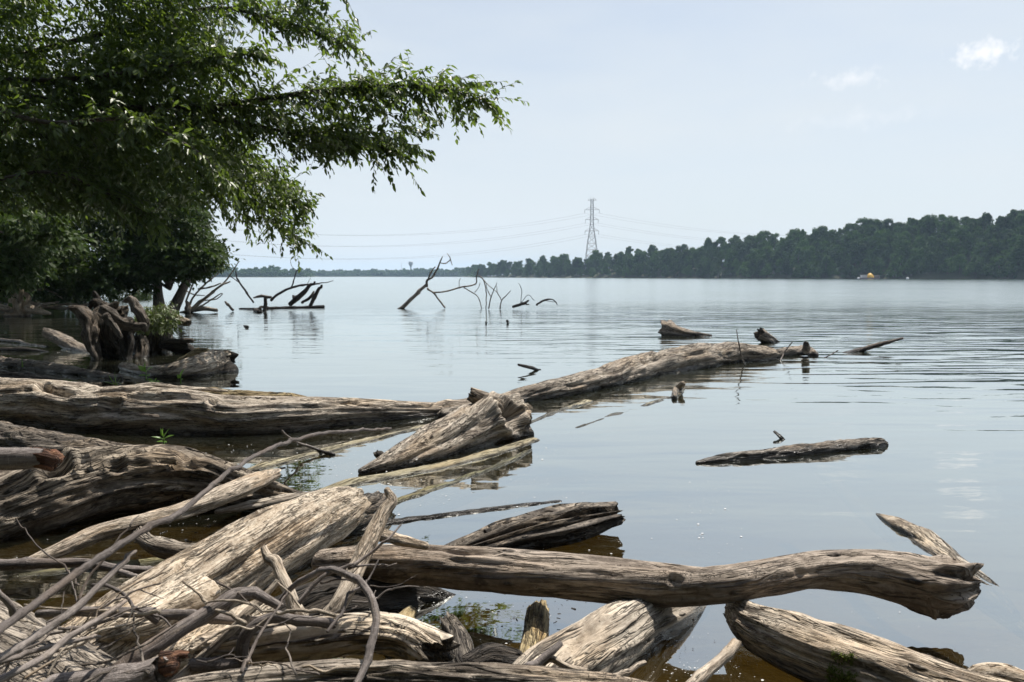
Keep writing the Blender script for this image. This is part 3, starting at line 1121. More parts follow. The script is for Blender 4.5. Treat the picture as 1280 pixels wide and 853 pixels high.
def build_barge():
    d = 425.0
    p, _ = at_z(1085, 348.6, 0.0)
    x0 = (1079 - 640) / F * d
    root = empty('work_barge', (x0 + 2.5, d, 0))
    tag(root, 'small grey work barge with a domed yellow canopy under the wooded hill', 'boat')
    mb = MB()
    L = 10.5
    prof = [(-L / 2, 0.75), (-L / 2 + 0.4, -0.25), (L / 2 - 0.9, -0.25), (L / 2, 0.75)]
    v = []
    for s in (-1, 1):
        v += [(x0 + 2.5 + a, d + s * 1.7, b) for a, b in prof]
    mb.add(v, [(0, 1, 2, 3), (7, 6, 5, 4), (0, 4, 5, 1), (1, 5, 6, 2), (2, 6, 7, 3), (3, 7, 4, 0)])
    mb.build('hull', M['hull'], root)
    mb = MB(); mb.box((x0 - 0.3, d, 1.4), (2.6, 2.4, 1.3)); mb.build('cabin', M['cabin'], root)
    mb = MB(); mb.box((x0 - 0.3, d, 2.13), (3.0, 2.8, 0.16)); mb.build('cabin_roof', M['cabin'], root)
    V, f, _ = sweep(np.array([(x0 + 3.0, d, z) for z in (0.75, 1.3, 2.0, 2.6, 3.0, 3.15)]), np.array((2.1, 1.95, 1.6, 1.1, 0.6, 0.02)), 9)
    obj('canopy', V, f, M['yel'], root)
    mb = MB()
    for a in (-1, 1):
        mb.bar((x0 + 5.2, d + a * 1.5, 0.75), (x0 + 5.2, d + a * 1.5, 1.7), 0.05)
        mb.bar((x0 + 7.4, d + a * 1.4, 0.75), (x0 + 7.4, d + a * 1.4, 1.6), 0.05)
        mb.bar((x0 + 5.2, d + a * 1.5, 1.7), (x0 + 7.4, d + a * 1.4, 1.6), 0.05)
    mb.build('railing', M['cabin'], root)
    for px, lab in ((1072, 'small white float on the water beside the barge cabin'), (1133, 'small white float alone on the water past the barge bow')):
        c = ((px - 640) / F * d, d, 0)
        V, f, _ = sweep(np.array([(c[0], c[1], z) for z in (-0.4, -0.2, 0.2, 0.6, 0.9, 1.0)]), np.array((0.1, 0.5, 0.72, 0.66, 0.4, 0.03)), 12)
        o = obj('marker_float', V, f, M['white'])
        tag(o, lab, 'float', 'white floats round the barge')


build_barge()

# ---------------------------------------------------------------- trees on the left bank


def pd(lst):
    return np.array([at_d(*q) for q in lst])


def tree_a():
    KD = 1.2
    base = np.array((-11.4, 12.8, 0.3))
    root = empty('overhanging_tree', base)
    tag(root, 'large leafy tree leaning over the water with long drooping branches', 'tree')
    fo = Foliage(21)
    fork = np.array((-9.1, 12.7, 4.6))
    limb([base - (0, 0, 0.5), base + (0.5, 0, 1.5), fork, fork + (0.9, 0.2, 1.8), fork + (1.5, 0.4, 4.2)], (0.34, 0.28, 0.22, 0.15, 0.05), 'trunk', root, M['trunk'], 14, seed=3)
    LA, LW = 0.128, 0.055
    limbs = [
        # (points (px, py, depth), radius, twigs, start, length)
        ([fork, (60, 60, 10.4), (250, 12, 10.6), (335, 22, 10.8), (400, 42, 11.0), (440, 55, 11.1)], 0.055, 130, 0.35, 0.42),
        ([fork, (90, 130, 10.0), (250, 135, 9.8), (340, 122, 9.7), (440, 110, 9.7), (530, 108, 9.8), (605, 124, 9.9)], 0.070, 270, 0.42, 0.48),
        ([fork, (100, 170, 10.4), (260, 150, 10.2), (360, 165, 10.1), (430, 172, 10.2), (495, 190, 10.3)], 0.055, 220, 0.45, 0.45),
        ([fork, (80, 180, 11.0), (220, 170, 11.2), (300, 200, 11.4), (350, 235, 11.5), (390, 262, 11.5)], 0.05, 190, 0.35, 0.46),
        ([fork, (60, 200, 11.6), (180, 190, 11.8), (280, 235, 12.0), (330, 268, 12.0), (372, 296, 12.0)], 0.05, 150, 0.35, 0.48),
        ([fork, (60, 100, 9.6), (180, 88, 9.4), (270, 72, 9.3), (330, 66, 9.4)], 0.05, 150, 0.35, 0.42),
        ([fork, (40, 0, 10), (180, -60, 10.2), (330, -50, 10.4), (420, -22, 10.6)], 0.05, 110, 0.3, 0.5),
        ([fork, (40, 150, 9.0), (160, 150, 8.8), (240, 185, 8.7), (290, 230, 8.8)], 0.04, 130, 0.3, 0.42),
        ([fork, (-60, 220, 9.4), (60, 215, 9.2), (130, 240, 9.2), (200, 275, 9.4)], 0.04, 120, 0.3, 0.45),
    ]
    for k, (pts, r, n, t0, ln) in enumerate(limbs):
        P = np.array([p if len(p) == 3 and isinstance(p, np.ndarray) else at_d(p[0], p[1], p[2] * KD) for p in pts])
        m = len(P)
        limb(P, [r * (1 - 0.9 * i / (m - 1)) for i in range(m)], 'limb', root, M['trunk'], 7, 60, seed=k + 4)
        fo.along(P, int(n * 0.8), t0, ln * KD * 1.75, 15, LA, LW, 0.75, 0.5)
    fo.fill([(-60, -80), (290, -80), (320, -10), (282, 55), (312, 90), (305, 120), (318, 165), (280, 228), (200, 262), (80, 265), (-60, 265)], 9.3 * KD, 12.0 * KD, 3700, 0.5 * KD, 11, LA, LW, (0.8, 0, -0.1), 0.7, 26, 120, 0.45, twr=0.0)
    fo.fill([(330, 112), (400, 98), (490, 93), (565, 96), (608, 126), (570, 128), (545, 155), (510, 196), (450, 196), (400, 206), (350, 190), (330, 150)], 9.4 * KD, 10.8 * KD, 250, 0.42 * KD, 10, LA, LW, (0.9, 0, -0.1), 0.75, 17, 26, 0.5)
    fo.fill([(250, 180), (330, 190), (375, 240), (392, 262), (345, 272), (365, 292), (320, 285), (280, 265), (250, 230)], 10.5 * KD, 12.4 * KD, 230, 0.42 * KD, 10, LA, LW, (0.6, 0, -0.4), 0.8, 16, 20, 0.4)
    fo.fill([(300, -20), (400, -8), (432, 32), (446, 58), (400, 44), (345, 24), (300, 20)], 10.4 * KD, 11.2 * KD, 90, 0.36 * KD, 9, LA, LW, (0.9, 0, -0.3), 0.7, 10, 16, 0.5)
    fo.build(M['leafA'], root, M['trunk'])


tree_a()


def bank_tree(seed, base, H, polys, trunk_px=None, label='', leafs=(0.24, 0.15), nl=10, trunks=None, mat='leafB', lean=(0.4, 0, 0)):
    root = empty('bank_tree', base)
    tag(root, label, 'tree', 'trees on the left bank')
    fo = Foliage(seed)
    base = np.array(base, float)
    top = base + np.array((lean[0] * 2, lean[1] * 2, H))
    if trunks is None:
        limb([base - (0, 0, 0.4), base + (0.1, 0, H * 0.3), base + np.array(lean) + (0, 0, H * 0.62), top], (0.3, 0.24, 0.15, 0.03), 'trunk', root, M['trunk'], 12, seed=seed)
    else:
        for P, R in trunks:
            limb(pd(P), R, 'trunk', root, M['grey'], 12, seed=seed, bump=0.2)
    for k, (poly, d0, d1, n, sl, out, tone, cl, nc) in enumerate(polys):
        fo.fill(poly, d0, d1, n, sl, nl, leafs[0], leafs[1], out, 0.5, cl, nc, tone, twr=0.004)
        pts = sample_poly(poly, 4, fo.rng)
        for q in pts:
            e = at_d(q[0], q[1], (d0 + d1) / 2)
            s = base + np.array((0, 0, max(0.8, min(H * 0.7, e[2] * 0.6))))
            limb([s, (s + e) / 2 + (0, 0, 0.5), e], (0.07, 0.045, 0.012), 'limb', root, M['trunk'], 6, 24, seed=k)
    fo.build(M[mat], root, M['trunk'], quad=True)


# the tree standing in the water at the point, with two pale trunks
bank_tree(31, at_d(214, 386, 33.0), 9.0,
          [([(150, 235), (230, 225), (262, 258), (258, 285), (288, 318), (262, 340), (240, 350), (200, 345), (160, 355), (140, 300)], 30, 36, 1200, 0.95, (0.6, 0, 0), 0.5, 13, 44),
           ([(128, 325), (190, 325), (194, 350), (172, 362), (128, 368)], 30, 33, 160, 0.8, (0.4, 0, -0.2), 0.4, 9, 9),
           ([(175, 300), (262, 300), (284, 320), (258, 342), (225, 348), (180, 345)], 29.5, 32, 420, 0.8, (0.7, 0, -0.1), 0.62, 10, 18)],
          label='leafy tree with two bare pale trunks standing in the water at the point',
          trunks=[([(199, 398, 32.5), (198, 372, 32.6), (196, 350, 32.8), (190, 300, 33), (195, 240, 33.2)], (0.30, 0.20, 0.18, 0.12, 0.04)),
                  ([(212, 398, 32.6), (221, 378, 32.4), (231, 356, 32.3), (240, 330, 32.3), (232, 270, 32.6)], (0.30, 0.21, 0.17, 0.12, 0.04))])
# dense bank trees behind
bank_tree(32, (-22.5, 36.0, 0.4), 11.0,
          [([(-50, 180), (120, 190), (185, 225), (180, 300), (172, 350), (120, 368), (60, 376), (-50, 372)], 31, 40, 2400, 1.1, (0.5, 0, -0.1), 0.35, 17, 60),
           ([(60, 290), (160, 300), (165, 350), (120, 366), (70, 350)], 29, 33, 380, 0.9, (0.5, 0, -0.2), 0.75, 9, 14)],
          label='dark dense bank tree whose foliage hangs down to the water')
bank_tree(33, (-21.5, 27.5, 0.6), 10.0,
          [([(-80, 150), (60, 190), (95, 240), (70, 300), (40, 350), (-10, 372), (-80, 372)], 23, 30, 1600, 0.9, (0.5, 0, -0.2), 0.4, 15, 40),
           ([(-20, 255), (70, 268), (98, 298), (62, 300), (20, 290)], 20, 22, 130, 0.7, (0.9, 0, -0.3), 0.85, 8, 9),
           ([(-20, 315), (40, 320), (66, 350), (30, 362), (-20, 362)], 23, 25, 120, 0.7, (0.9, 0, -0.3), 0.6, 8, 9)],
          label='bank tree with yellowish-green lower sprays at the edge of the dark thicket')
bank_tree(34, (-27.5, 48.0, 0.5), 12.0,
          [([(-60, 120), (160, 150), (230, 210), (225, 300), (180, 352), (100, 366), (-60, 366)], 42, 52, 2000, 1.4, (0.4, 0, 0), 0.3, 20, 60)],
          label='tall shaded bank tree at the back of the thicket', leafs=(0.34, 0.22))


def shrubs():
    k = 0
    for px, d, w, h, lab in ((60, 42.0, 44, 26, 'dark shaded shrub crouching at the water edge behind the pale sunlit stump'), (112, 46.0, 44, 24, 'dark shaded shrub at the water edge behind the root stump'), (150, 50.0, 34, 18, 'small dark shrub at the tip of the bank'), (178, 52.0, 22, 12, 'lowest dark shrub standing out in the water off the bank tip'), (-15, 38.0, 50, 30, 'broad dark shrub on the bank left of the pale sunlit stump')):
        k += 1
        x = (px - 640) / F * d
        z = max(0.0, float(ground_h(np.array([x]), np.array([d]))[0]))
        root = empty('bank_shrub', (x, d, z))
        tag(root, lab, 'shrub', 'shrubs along the left bank')
        mb = MB()
        rng = np.random.default_rng(k)
        for i in range(7):
            e = np.array((x, d, z)) + np.array((rng.normal() * 0.8, rng.normal() * 0.5, 0.5 + rng.random() * 0.9))
            mb.bar((x + rng.normal() * 0.15, d, z - 0.5), e, 0.03, 0.012, 5)
        v = np.vstack(mb.v)
        obj('stems', v, mb.faces(), M['trunk'], root, True, {'grain': v})
        fo = Foliage(70 + k)
        yb = HORIZON + (CAM_H - z) / d * F
        fo.fill([(px - w / 2, yb), (px - w / 2, yb - h * 0.6), (px - w * 0.2, yb - h), (px + w * 0.25, yb - h * 0.9), (px + w / 2, yb - h * 0.4), (px + w / 2, yb)], d - 1.5, d + 1.5, 170, 0.8, 8, 0.15, 0.085, (0, 0, 0.2), 0.4, 0, 1, 0.25, twr=0.0)
        fo.build(M['leafB'], root, None, quad=True)


shrubs()


def rear_trees():
    """unseen trees on the near bank, added to cut the sky fill on the logs"""
    pr = [far_tree_proto(400 + k, 18.0, 5.6, 4500, 0.95) for k in range(2)]
    for i, (x, y, s) in enumerate(((-9.5, -6.0, 1.0), (-3.5, -7.5, 1.1), (3.0, -7.0, 0.95), (9.5, -8.0, 1.1), (16.0, -10.5, 1.15), (-15.5, -1.0, 1.0), (-18.5, 7.5, 0.8))):
        z = float(ground_h(np.array([float(x)]), np.array([float(y)]))[0])
        o = empty('sky_block_tree', (x, y, z))  # out of view, added to keep rear sky light off the logs
        o.rotation_euler = (0, 0, i * 1.3)
        o.scale = (s, s, s)
        tag(o, 'unseen broadleaf tree added behind the camera to block sky light', 'tree', 'unseen trees added for shade')
        link('trunk', pr[i % 2][0], o); c = link('crown', pr[i % 2][1], o)
        c['kind'] = 'stuff'


rear_trees()
# ---------------------------------------------------------------- driftwood


def place(pts, k=0.3):
    """(px, py, half thickness px[, height above water, or depth when >= 1]) -> world points and radii.
    Without a height the log floats with its axis k radii above the water."""
    out = []
    for q in pts:
        px, py, r = q[:3]
        if len(q) > 3 and q[3] >= 1.0:
            P = at_d(px, py, q[3]); t = q[3]
        elif len(q) > 3:
            P, t = at_z(px, py, q[3])
        else:
            z = 0.0
            for _ in range(6):
                P, t = at_z(px, py, z)
                z = k * r * t / F
        out.append((P[0], P[1], P[2], r * t / F))
    return np.array(out)


def log_body(ctl, seg=44, groove=0.10, lump=0.12, fine=0.03, twist=0.6, flat=1.0, caps=('round', 'round'), seed=1, knots=None, dens=1.0, gfreq=5.0, jag=0.7, bend=0.0, er=0.0, skew=0.0, kink=0.0, splits=None, dents=()):
    R = float(np.mean(ctl[:, 3])); Rm = float(np.max(ctl[:, 3]))
    Lg = np.linalg.norm(np.diff(ctl[:, :3], axis=0), axis=1).sum()
    n = int(np.clip(dens * Lg / (2.2 * 2 * math.pi * R / seg), 14, 330))
    Q, u = catmull(ctl, n)
    r = np.maximum(Q[:, 3], Rm * 0.03)
    rng = np.random.default_rng(seed)
    if kink:
        # angular kinks and swellings at nodes
        m_ = max(3, int(Lg / (9 * R)))
        un = np.sort(np.concatenate([[0, Lg], rng.uniform(0, Lg, m_)]))
        off = rng.normal(size=(len(un), 3)) * R * kink
        Q[:, :3] += np.stack([np.interp(u, un, off[:, q]) for q in range(3)], 1)
        for q in un[1:-1]:
            r = r * (1 + rng.uniform(0.05, 0.3) * np.exp(-((u - q) / (0.9 * R)) ** 2))
    if bend:
        w = (np.stack([fbm(u / R * 0.18 + 7 * k, u * 0, u * 0, seed + k, 2) for k in range(3)], 1) - 0.5) * 2 * R * bend
        Q[:, :3] += w
    T, Nn, B = frames(Q[:, :3])
    th = np.arange(seg) * 2 * math.pi / seg
    U, TH = np.meshgrid(u, th, indexing='ij')
    A = TH + twist * U
    c, s = np.cos(A), np.sin(A)
    x = U / R
    so = seed * 5.17
    m = 1 + lump * 2 * (fbm(x * 0.35 + so, c * 1.1, s * 1.1, seed, 3) - 0.5)
    gn = fbm(x * 0.16 + so, c * gfreq * 0.5, s * gfreq * 0.5, seed + 3, 3)
    m = m - groove * 1.3 * (1 - np.abs(2 * gn - 1) / 0.30).clip(0, 1) ** 1.5
    m = m + groove * 0.8 * (fbm(x * 0.22 + so, c * gfreq * 0.8, s * gfreq * 0.8, seed + 5, 2) - 0.5) * 2
    m = m + fine * 2 * (fbm(x * 0.6 + so, c * 7, s * 7, seed + 9, 2) - 0.5)
    nk = int(Lg / (7 * R)) if knots is None else knots
    for _ in range(nk):
        ku = rng.uniform(0.1, 0.9) * Lg; kt = rng.uniform(0, 6.28); w = R * rng.uniform(0.3, 0.6); h = rng.uniform(-0.22, 0.28)
        dth = np.abs((TH - kt + math.pi) % (2 * math.pi) - math.pi) * R
        m = m + h * np.exp(-((U - ku) ** 2 * 0.5 + dth ** 2) / w ** 2)
    for uf, dv, dp, dw in dents:
        q = int(uf * (n - 1)); dv = np.array(dv, float)
        t0 = math.atan2(float(dv @ B[q]), float(dv @ Nn[q]))
        dd = ((U - u[q]) / (dw * r[q])) ** 2 + ((np.abs((TH - t0 + math.pi) % (2 * math.pi) - math.pi)) / dw) ** 2
        wob = 0.7 + 0.6 * fbm(x * 1.1 + so, c * 2, s * 2, seed + 61, 2)
        m = m - dp * np.exp(-dd * wob) + dp * 0.45 * np.exp(-((np.sqrt(dd) - 1.45) / 0.4) ** 2) * wob
    if er:
        fe = np.clip(1 - (Lg - U) / (5 * r[-1]), 0, 1) ** 1.3
        m = m + er * fe * ((fbm(x * 0.5 + so, c * 2.2, s * 2.2, seed + 41, 4) - 0.5) * 2 - 0.9 * (1 - np.abs(2 * fbm(x * 0.25 + so, c * 3.2, s * 3.2, seed + 43, 2) - 1) / 0.25).clip(0, 1))
    rr = r[:, None] * m
    axs = np.zeros_like(rr)
    jg = {}
    ns = int(Lg / (4.5 * R)) if splits is None else splits
    for _ in range(ns):
        su = rng.uniform(0.05, 0.9) * Lg; sl = rng.uniform(2.0, 7.0) * R; st = rng.uniform(0, 6.28); dr = rng.normal() * 0.10 / R
        w_ = rng.uniform(1.1, 1.9) * 2 * math.pi / seg
        win = np.clip(1 - ((U - su) / (sl * 0.5)) ** 2, 0, 1) ** 0.5
        dth = np.abs((TH + twist * U - st - dr * (U - su) - 0.25 * (vnoise(x * 0.9 + so, x * 0, x * 0, seed + 51) - 0.5) + math.pi) % (2 * math.pi) - math.pi)
        rr = rr - r[:, None] * rng.uniform(0.16, 0.42) * win * np.exp(-(dth / w_) ** 2)
    for e, cap in enumerate(caps):
        if cap in ('broken', 'hollow'):
            sg = 1 if e else -1
            j = (fbm(np.cos(th) * 2.2 + so, np.sin(th) * 2.2, th * 0 + e, seed + 21, 3) - 0.5) * 2.2 + (fbm(np.cos(th) * 6 + so, np.sin(th) * 6, th * 0 + e, seed + 23, 2) - 0.5) * 0.9
            jg[e] = j
            end = r[-1] if e else r[0]
            dist = (u[-1] - u) if e else u
            fall = np.clip(1 - dist / (1.6 * end), 0, 1) ** 1.5
            axs += sg * fall[:, None] * j[None, :] * end * jag
            if skew and e:
                f2 = np.clip(1 - dist / ((1.4 + 1.6 * skew) * end), 0, 1) ** 1.2
                face = -(np.cos(th) * Nn[-1][1] + np.sin(th) * B[-1][1])
                axs -= f2[:, None] * skew * end * face[None, :]
    V = Q[:, None, :3] + rr[:, :, None] * (np.cos(TH)[:, :, None] * Nn[:, None, :] + flat * np.sin(TH)[:, :, None] * B[:, None, :]) + axs[:, :, None] * T[:, None, :]
    gr = np.stack([U + so, c * r[:, None], s * r[:, None]], -1)
    i, j = np.meshgrid(np.arange(n - 1), np.arange(seg), indexing='ij')
    k = (j + 1) % seg
    f = np.stack([i * seg + j, (i + 1) * seg + j, (i + 1) * seg + k, i * seg + k], -1).reshape(-1, 4)
    Vb = [V.reshape(-1, 3)]; gb = [gr.reshape(-1, 3)]; fb = [f]; tb = []
    nb = n * seg
    ends = []
    for e, cap in enumerate(caps):
        base = V[-1] if e else V[0]
        cen = base.mean(0)
        ax = T[-1] if e else -T[0]
        er = float(r[-1] if e else r[0]) * (0.6 + 0.4 * flat)
        g0 = gr[-1] if e else gr[0]
        if cap == 'round':
            rings = [(0.93, 0.28), (0.74, 0.52), (0.42, 0.70)]
            tip = 0.76
        elif cap == 'hollow':
            rings = [(0.84, -0.12), (0.72, -0.6), (0.55, -1.1), (0.3, -1.5)]
            tip = -1.6
        else:
            rings = [(0.86, 0.05), (0.66, -0.08), (0.42, 0.02), (0.2, -0.1)]
            tip = -0.05
        loops = [base]
        gl = [g0]
        for q, (sc, dz) in enumerate(rings):
            L_ = cen + (base - cen) * sc
            if cap in ('broken', 'hollow'):
                nz = (fbm(np.cos(th) * 3 * sc + so, np.sin(th) * 3 * sc, th * 0 + q * 3.1, seed + 31, 3) - 0.5) * er * (0.9 if cap == 'broken' else 0.35)
                L_ = L_ + ax * (nz + dz * er)[:, None]
            else:
                L_ = L_ + ax * dz * er * 1.1
            loops.append(L_)
            gl.append(g0 * np.array((1, sc, sc)) + np.array((dz * er, 0, 0)))
        tipv = cen + ax * tip * er * (1.1 if cap == 'round' else 1)
        if cap == 'round':
            add = np.vstack(loops[1:] + [tipv[None]])
            ga = np.vstack(gl[1:] + [(g0.mean(0))[None]])
            prev = ((n - 1) * seg if e else 0) + np.arange(seg)
            cur = nb
            qs, ts = [], []
            for q in range(len(rings)):
                now = cur + q * seg + np.arange(seg)
                quad = np.stack([prev, now, np.roll(now, -1), np.roll(prev, -1)], 1)
                qs.append(quad if e else quad[:, ::-1]); prev = now
            t = cur + len(rings) * seg
            tri = np.stack([prev, np.full(seg, t), np.roll(prev, -1)], 1)
            ts.append(tri if e else tri[:, ::-1])
            Vb.append(add); gb.append(ga); fb += qs; tb += ts
            nb += len(add)
        else:
            v = np.vstack(loops + [tipv[None]])
            ga = np.vstack(gl + [(g0.mean(0))[None]])
            qs = []
            for q in range(len(rings)):
                a = q * seg + np.arange(seg); b = a + seg
                quad = np.stack([a, b, np.roll(b, -1), np.roll(a, -1)], 1)
                qs.append(quad if e else quad[:, ::-1])
            a = len(rings) * seg + np.arange(seg)
            tri = np.stack([a, np.full(seg, len(v) - 1), np.roll(a, -1)], 1)
            ends.append((v, [np.vstack(qs), tri if e else tri[:, ::-1]], ga))
    faces = [np.vstack(fb)] + ([np.vstack(tb)] if tb else [])
    return np.vstack(Vb), faces, np.vstack(gb), ends


_seed = [40]


def log(name, label, cat, pts, mat='grey', k=0.3, group='driftwood logs in the shallows', parent=None, end='end', ctl=None, **kw):
    _seed[0] += 1
    kw.setdefault('seed', _seed[0])
    c = place(pts, k) if ctl is None else np.asarray(ctl, float)
    V, f, g, ends = log_body(c, **kw)
    o = obj(name, V, f, M[mat], parent, True, {'grain': g})
    if parent is None:
        tag(o, label, cat, group)
    for v, ff, ga in ends:
        obj('broken_end', v, ff, M[end], o, True, {'grain': ga})
    return o


def stick(name, label, cat, pts, mat='bark', group='sticks and branches on the driftwood pile', parent=None, **kw):
    a = dict(seg=12, groove=0.05, lump=0.16, fine=0.04, twist=1.0, bend=0.2, dens=1.0, kink=0.35, caps=('round', 'broken'), end=mat, splits=0)
    a.update(kw)
    return log(name, label, cat, pts, mat, 0.5, group, parent, **a)


BIG = 'big driftwood logs'

# --- long logs across the shallows
o = log('driftwood_log', 'long bleached grey log lying across the shallows behind the pile', 'log',
        [(-70, 506, 33), (40, 510, 35), (140, 517, 36), (240, 523, 33), (330, 526, 28), (420, 522, 21), (490, 516, 17), (550, 511, 14), (600, 506, 12), (640, 502, 8)], 'pale', 0.45, BIG, seg=64, groove=0.13, lump=0.13, twist=0.12, dens=1.3, bend=0.25, gfreq=6, dents=[(0.22, (0, -0.5, 0.8), 0.25, 0.2), (0.36, (0, -0.8, 0.4), 0.25, 0.3), (0.5, (0, -0.6, 0.7), 0.2, 0.18)])
stick('knot_stub', '', '', [(430, 516, 5, 0.10), (418, 510, 4, 0.18), (408, 505, 2, 0.22)], 'dark', parent=o, caps=('round', 'broken'))
log('driftwood_log', 'long cracked log running out from the shallows to the open water', 'log',
    [(556, 522, 8), (600, 511, 11), (650, 499, 14), (710, 488, 15), (770, 474, 18), (820, 461, 21), (868, 453, 22), (910, 448, 19), (945, 447, 15), (968, 445, 12)], 'pale', 0.25, BIG, seg=56, groove=0.18, lump=0.18, twist=0.15, dens=1.4, caps=('round', 'broken'), bend=0.3)
o = log('driftwood_log', 'dark knobbed log tip beyond the broken end of the long cracked log', 'log',
        [(972, 444, 8), (992, 442, 9), (1006, 440, 9), (1018, 444, 6)], 'grey', 0.2, BIG, seg=30, groove=0.12, lump=0.2)
stick('knot_stub', '', '', [(1006, 438, 5, 0.12), (1010, 431, 3.5, 0.28)], 'dark', parent=o, caps=('round', 'broken'))
log('driftwood_log', 'yellowish rotten slab along the back of the long bleached log', 'log',
    [(196, 497, 11), (250, 495, 12), (310, 497, 11), (360, 499, 10), (392, 503, 6)], 'yellow', 0.55, BIG, seg=36, groove=0.18, lump=0.25, flat=0.8, caps=('broken', 'broken'), dens=1.2)
log('bark_slab', 'thin curled strip of pale wood lying on the back of the long log', 'bark',
    [(150, 489, 5, 0.36), (185, 481, 5, 0.42), (225, 485, 5, 0.38), (262, 487, 4, 0.34), (284, 489, 2, 0.32)], 'pale', 0.3, BIG, seg=18, groove=0.15, flat=0.6)

# --- hollow-ended log with a horn stub
o = log('driftwood_log', 'stout log with a dark hollow end and a horn-like stub, floating point down', 'log',
        [(452, 590, 5), (485, 580, 14), (520, 566, 23), (560, 550, 30), (600, 536, 36), (635, 527, 36), (648, 525, 34)], 'pale', 0.42, BIG, seg=64, groove=0.15, lump=0.14, twist=0.5, caps=('round', 'broken'), dens=1.4, jag=0.35, er=0.12, skew=0.35, dents=[(0.83, (-0.05, -0.9, 0.35), 0.62, 0.55), (0.6, (0, -0.6, 0.8), 0.12, 0.2)])
log('stub', '', '', [(618, 508, 15, 0.30), (604, 500, 12, 0.36), (590, 493, 9, 0.41)], 'grey', parent=o, seg=28, groove=0.12, caps=('round', 'broken'), dens=1.5, seed=5)
stick('stub', '', '', [(478, 572, 5, 0.05), (472, 566, 3, 0.1)], 'dark', parent=o)

# --- sunken and half-sunken logs
SUNK = 'half-sunken logs'
log('sunken_log', 'pale silted log just breaking the surface below the hollow-ended log', 'log',
    [(380, 634, 14), (440, 617, 18), (500, 606, 18), (560, 593, 17), (620, 577, 16), (668, 559, 12)], 'sunk', -0.72, SUNK, seg=36, groove=0.05, lump=0.12)
log('sunken_log', 'greenish slimed log under the surface beside the pale silted one', 'log',
    [(430, 668, 10), (500, 638, 16), (545, 625, 18), (590, 609, 17), (640, 586, 14), (665, 570, 9)], 'slime', -0.84, SUNK, seg=32, groove=0.05, lump=0.2)
log('sunken_log', 'grey submerged log between the long bleached log and the twisted log', 'log',
    [(300, 600, 12), (350, 588, 14), (410, 572, 13), (470, 556, 11), (530, 540, 9)], 'sunk', -0.7, SUNK, seg=32, groove=0.08, lump=0.12)
log('sunken_log', 'low dark plank-like log barely above water next to the ridged slab', 'log',
    [(440, 666, 9), (500, 655, 10), (570, 646, 9), (640, 636, 7), (700, 628, 4)], 'dark', -0.35, SUNK, seg=32, groove=0.15, lump=0.18, flat=0.7)
log('sunken_log', 'drowned grey log beside the long cracked log with its worn tip out of the water', 'log',
    [(640, 548, 10), (700, 528, 16), (760, 512, 18), (815, 499, 16), (850, 489, 9)], 'sunk', -0.93, SUNK, seg=28, groove=0.06, lump=0.15)
log('sunken_log', 'pale drowned branch parallel to the drowned grey log', 'log',
    [(720, 542, 8), (780, 526, 13), (820, 514, 13), (846, 502, 9), (856, 491, 6)], 'sunk', -0.9, SUNK, seg=24, groove=0.06, lump=0.15)
log('branch_tip', 'worn pale branch tip poking out at the end of the drowned logs', 'branch', [(843, 497, 4), (846, 488, 5), (853, 480, 4, 0.12)], 'pale', 0.5, SUNK, seg=18, groove=0.12)
log('sunken_log', 'long pale pole lying deep under the water past the floating log', 'log',
    [(1000, 560, 8, -0.10), (1040, 600, 9, -0.13), (1080, 640, 10, -0.14), (1140, 690, 11, -0.14), (1300, 800, 12, -0.16)], 'sunk', -0.8, SUNK, seg=20, groove=0.05)
log('sunken_log', 'brown drowned log under the dark gap behind the bark stick', 'log',
    [(20, 735, 16, -0.06), (110, 722, 18, -0.05), (200, 712, 16, -0.05), (300, 690, 12, -0.05)], 'slime', -0.8, SUNK, seg=24, groove=0.08)
log('sunken_log', 'brown drowned log beneath the arch of the twisted log', 'log',
    [(60, 668, 14, -0.04), (150, 650, 15, -0.04), (240, 645, 14, -0.05), (330, 650, 10, -0.05)], 'slime', -0.8, SUNK, seg=24, groove=0.08)

# --- ridged slab
log('driftwood_slab', 'dark deeply ridged slab of split wood with a square broken end', 'log',
    [(530, 702, 14, 0.0), (590, 686, 25, 0.03), (650, 668, 33, 0.05), (715, 653, 34, 0.08), (770, 642, 22, 0.11)], 'dark', 0.3, BIG, seg=72, groove=0.36, lump=0.12, twist=0.05, flat=0.6, caps=('round', 'broken'), end='dark', dens=1.3, gfreq=11, jag=0.5)

# --- the long smooth log across the picture
o = log('driftwood_log', 'long smooth grey-brown log propped across the others with a splintered end', 'log',
        [(405, 704, 18, 0.18), (470, 704, 23, 0.19), (560, 708, 27, 0.20), (650, 716, 28, 0.21), (740, 723, 28, 0.22), (830, 731, 27, 0.22), (900, 731, 24, 0.23), (960, 722, 23, 0.24), (1020, 714, 24, 0.24),
         (1080, 715, 28, 0.24), (1130, 723, 33, 0.23), (1165, 731, 37, 0.21), (1188, 733, 33, 0.20), (1204, 731, 23, 0.20)], 'brown', 0.5, BIG, seg=72, groove=0.07, lump=0.10, twist=0.3, caps=('round', 'broken'), dens=1.5, end='brown', jag=1.3, gfreq=4, er=0.6, splits=3, dents=[(0.56, (0, -0.8, 0.5), 0.18, 0.3), (0.74, (0, -0.6, 0.7), -0.14, 0.35)])
log('splinter', '', '', [(1150, 745, 16, 0.17), (1164, 758, 13, 0.14), (1172, 770, 7, 0.11)], 'brown', parent=o, seg=24, groove=0.2, caps=('round', 'broken'), end='brown')
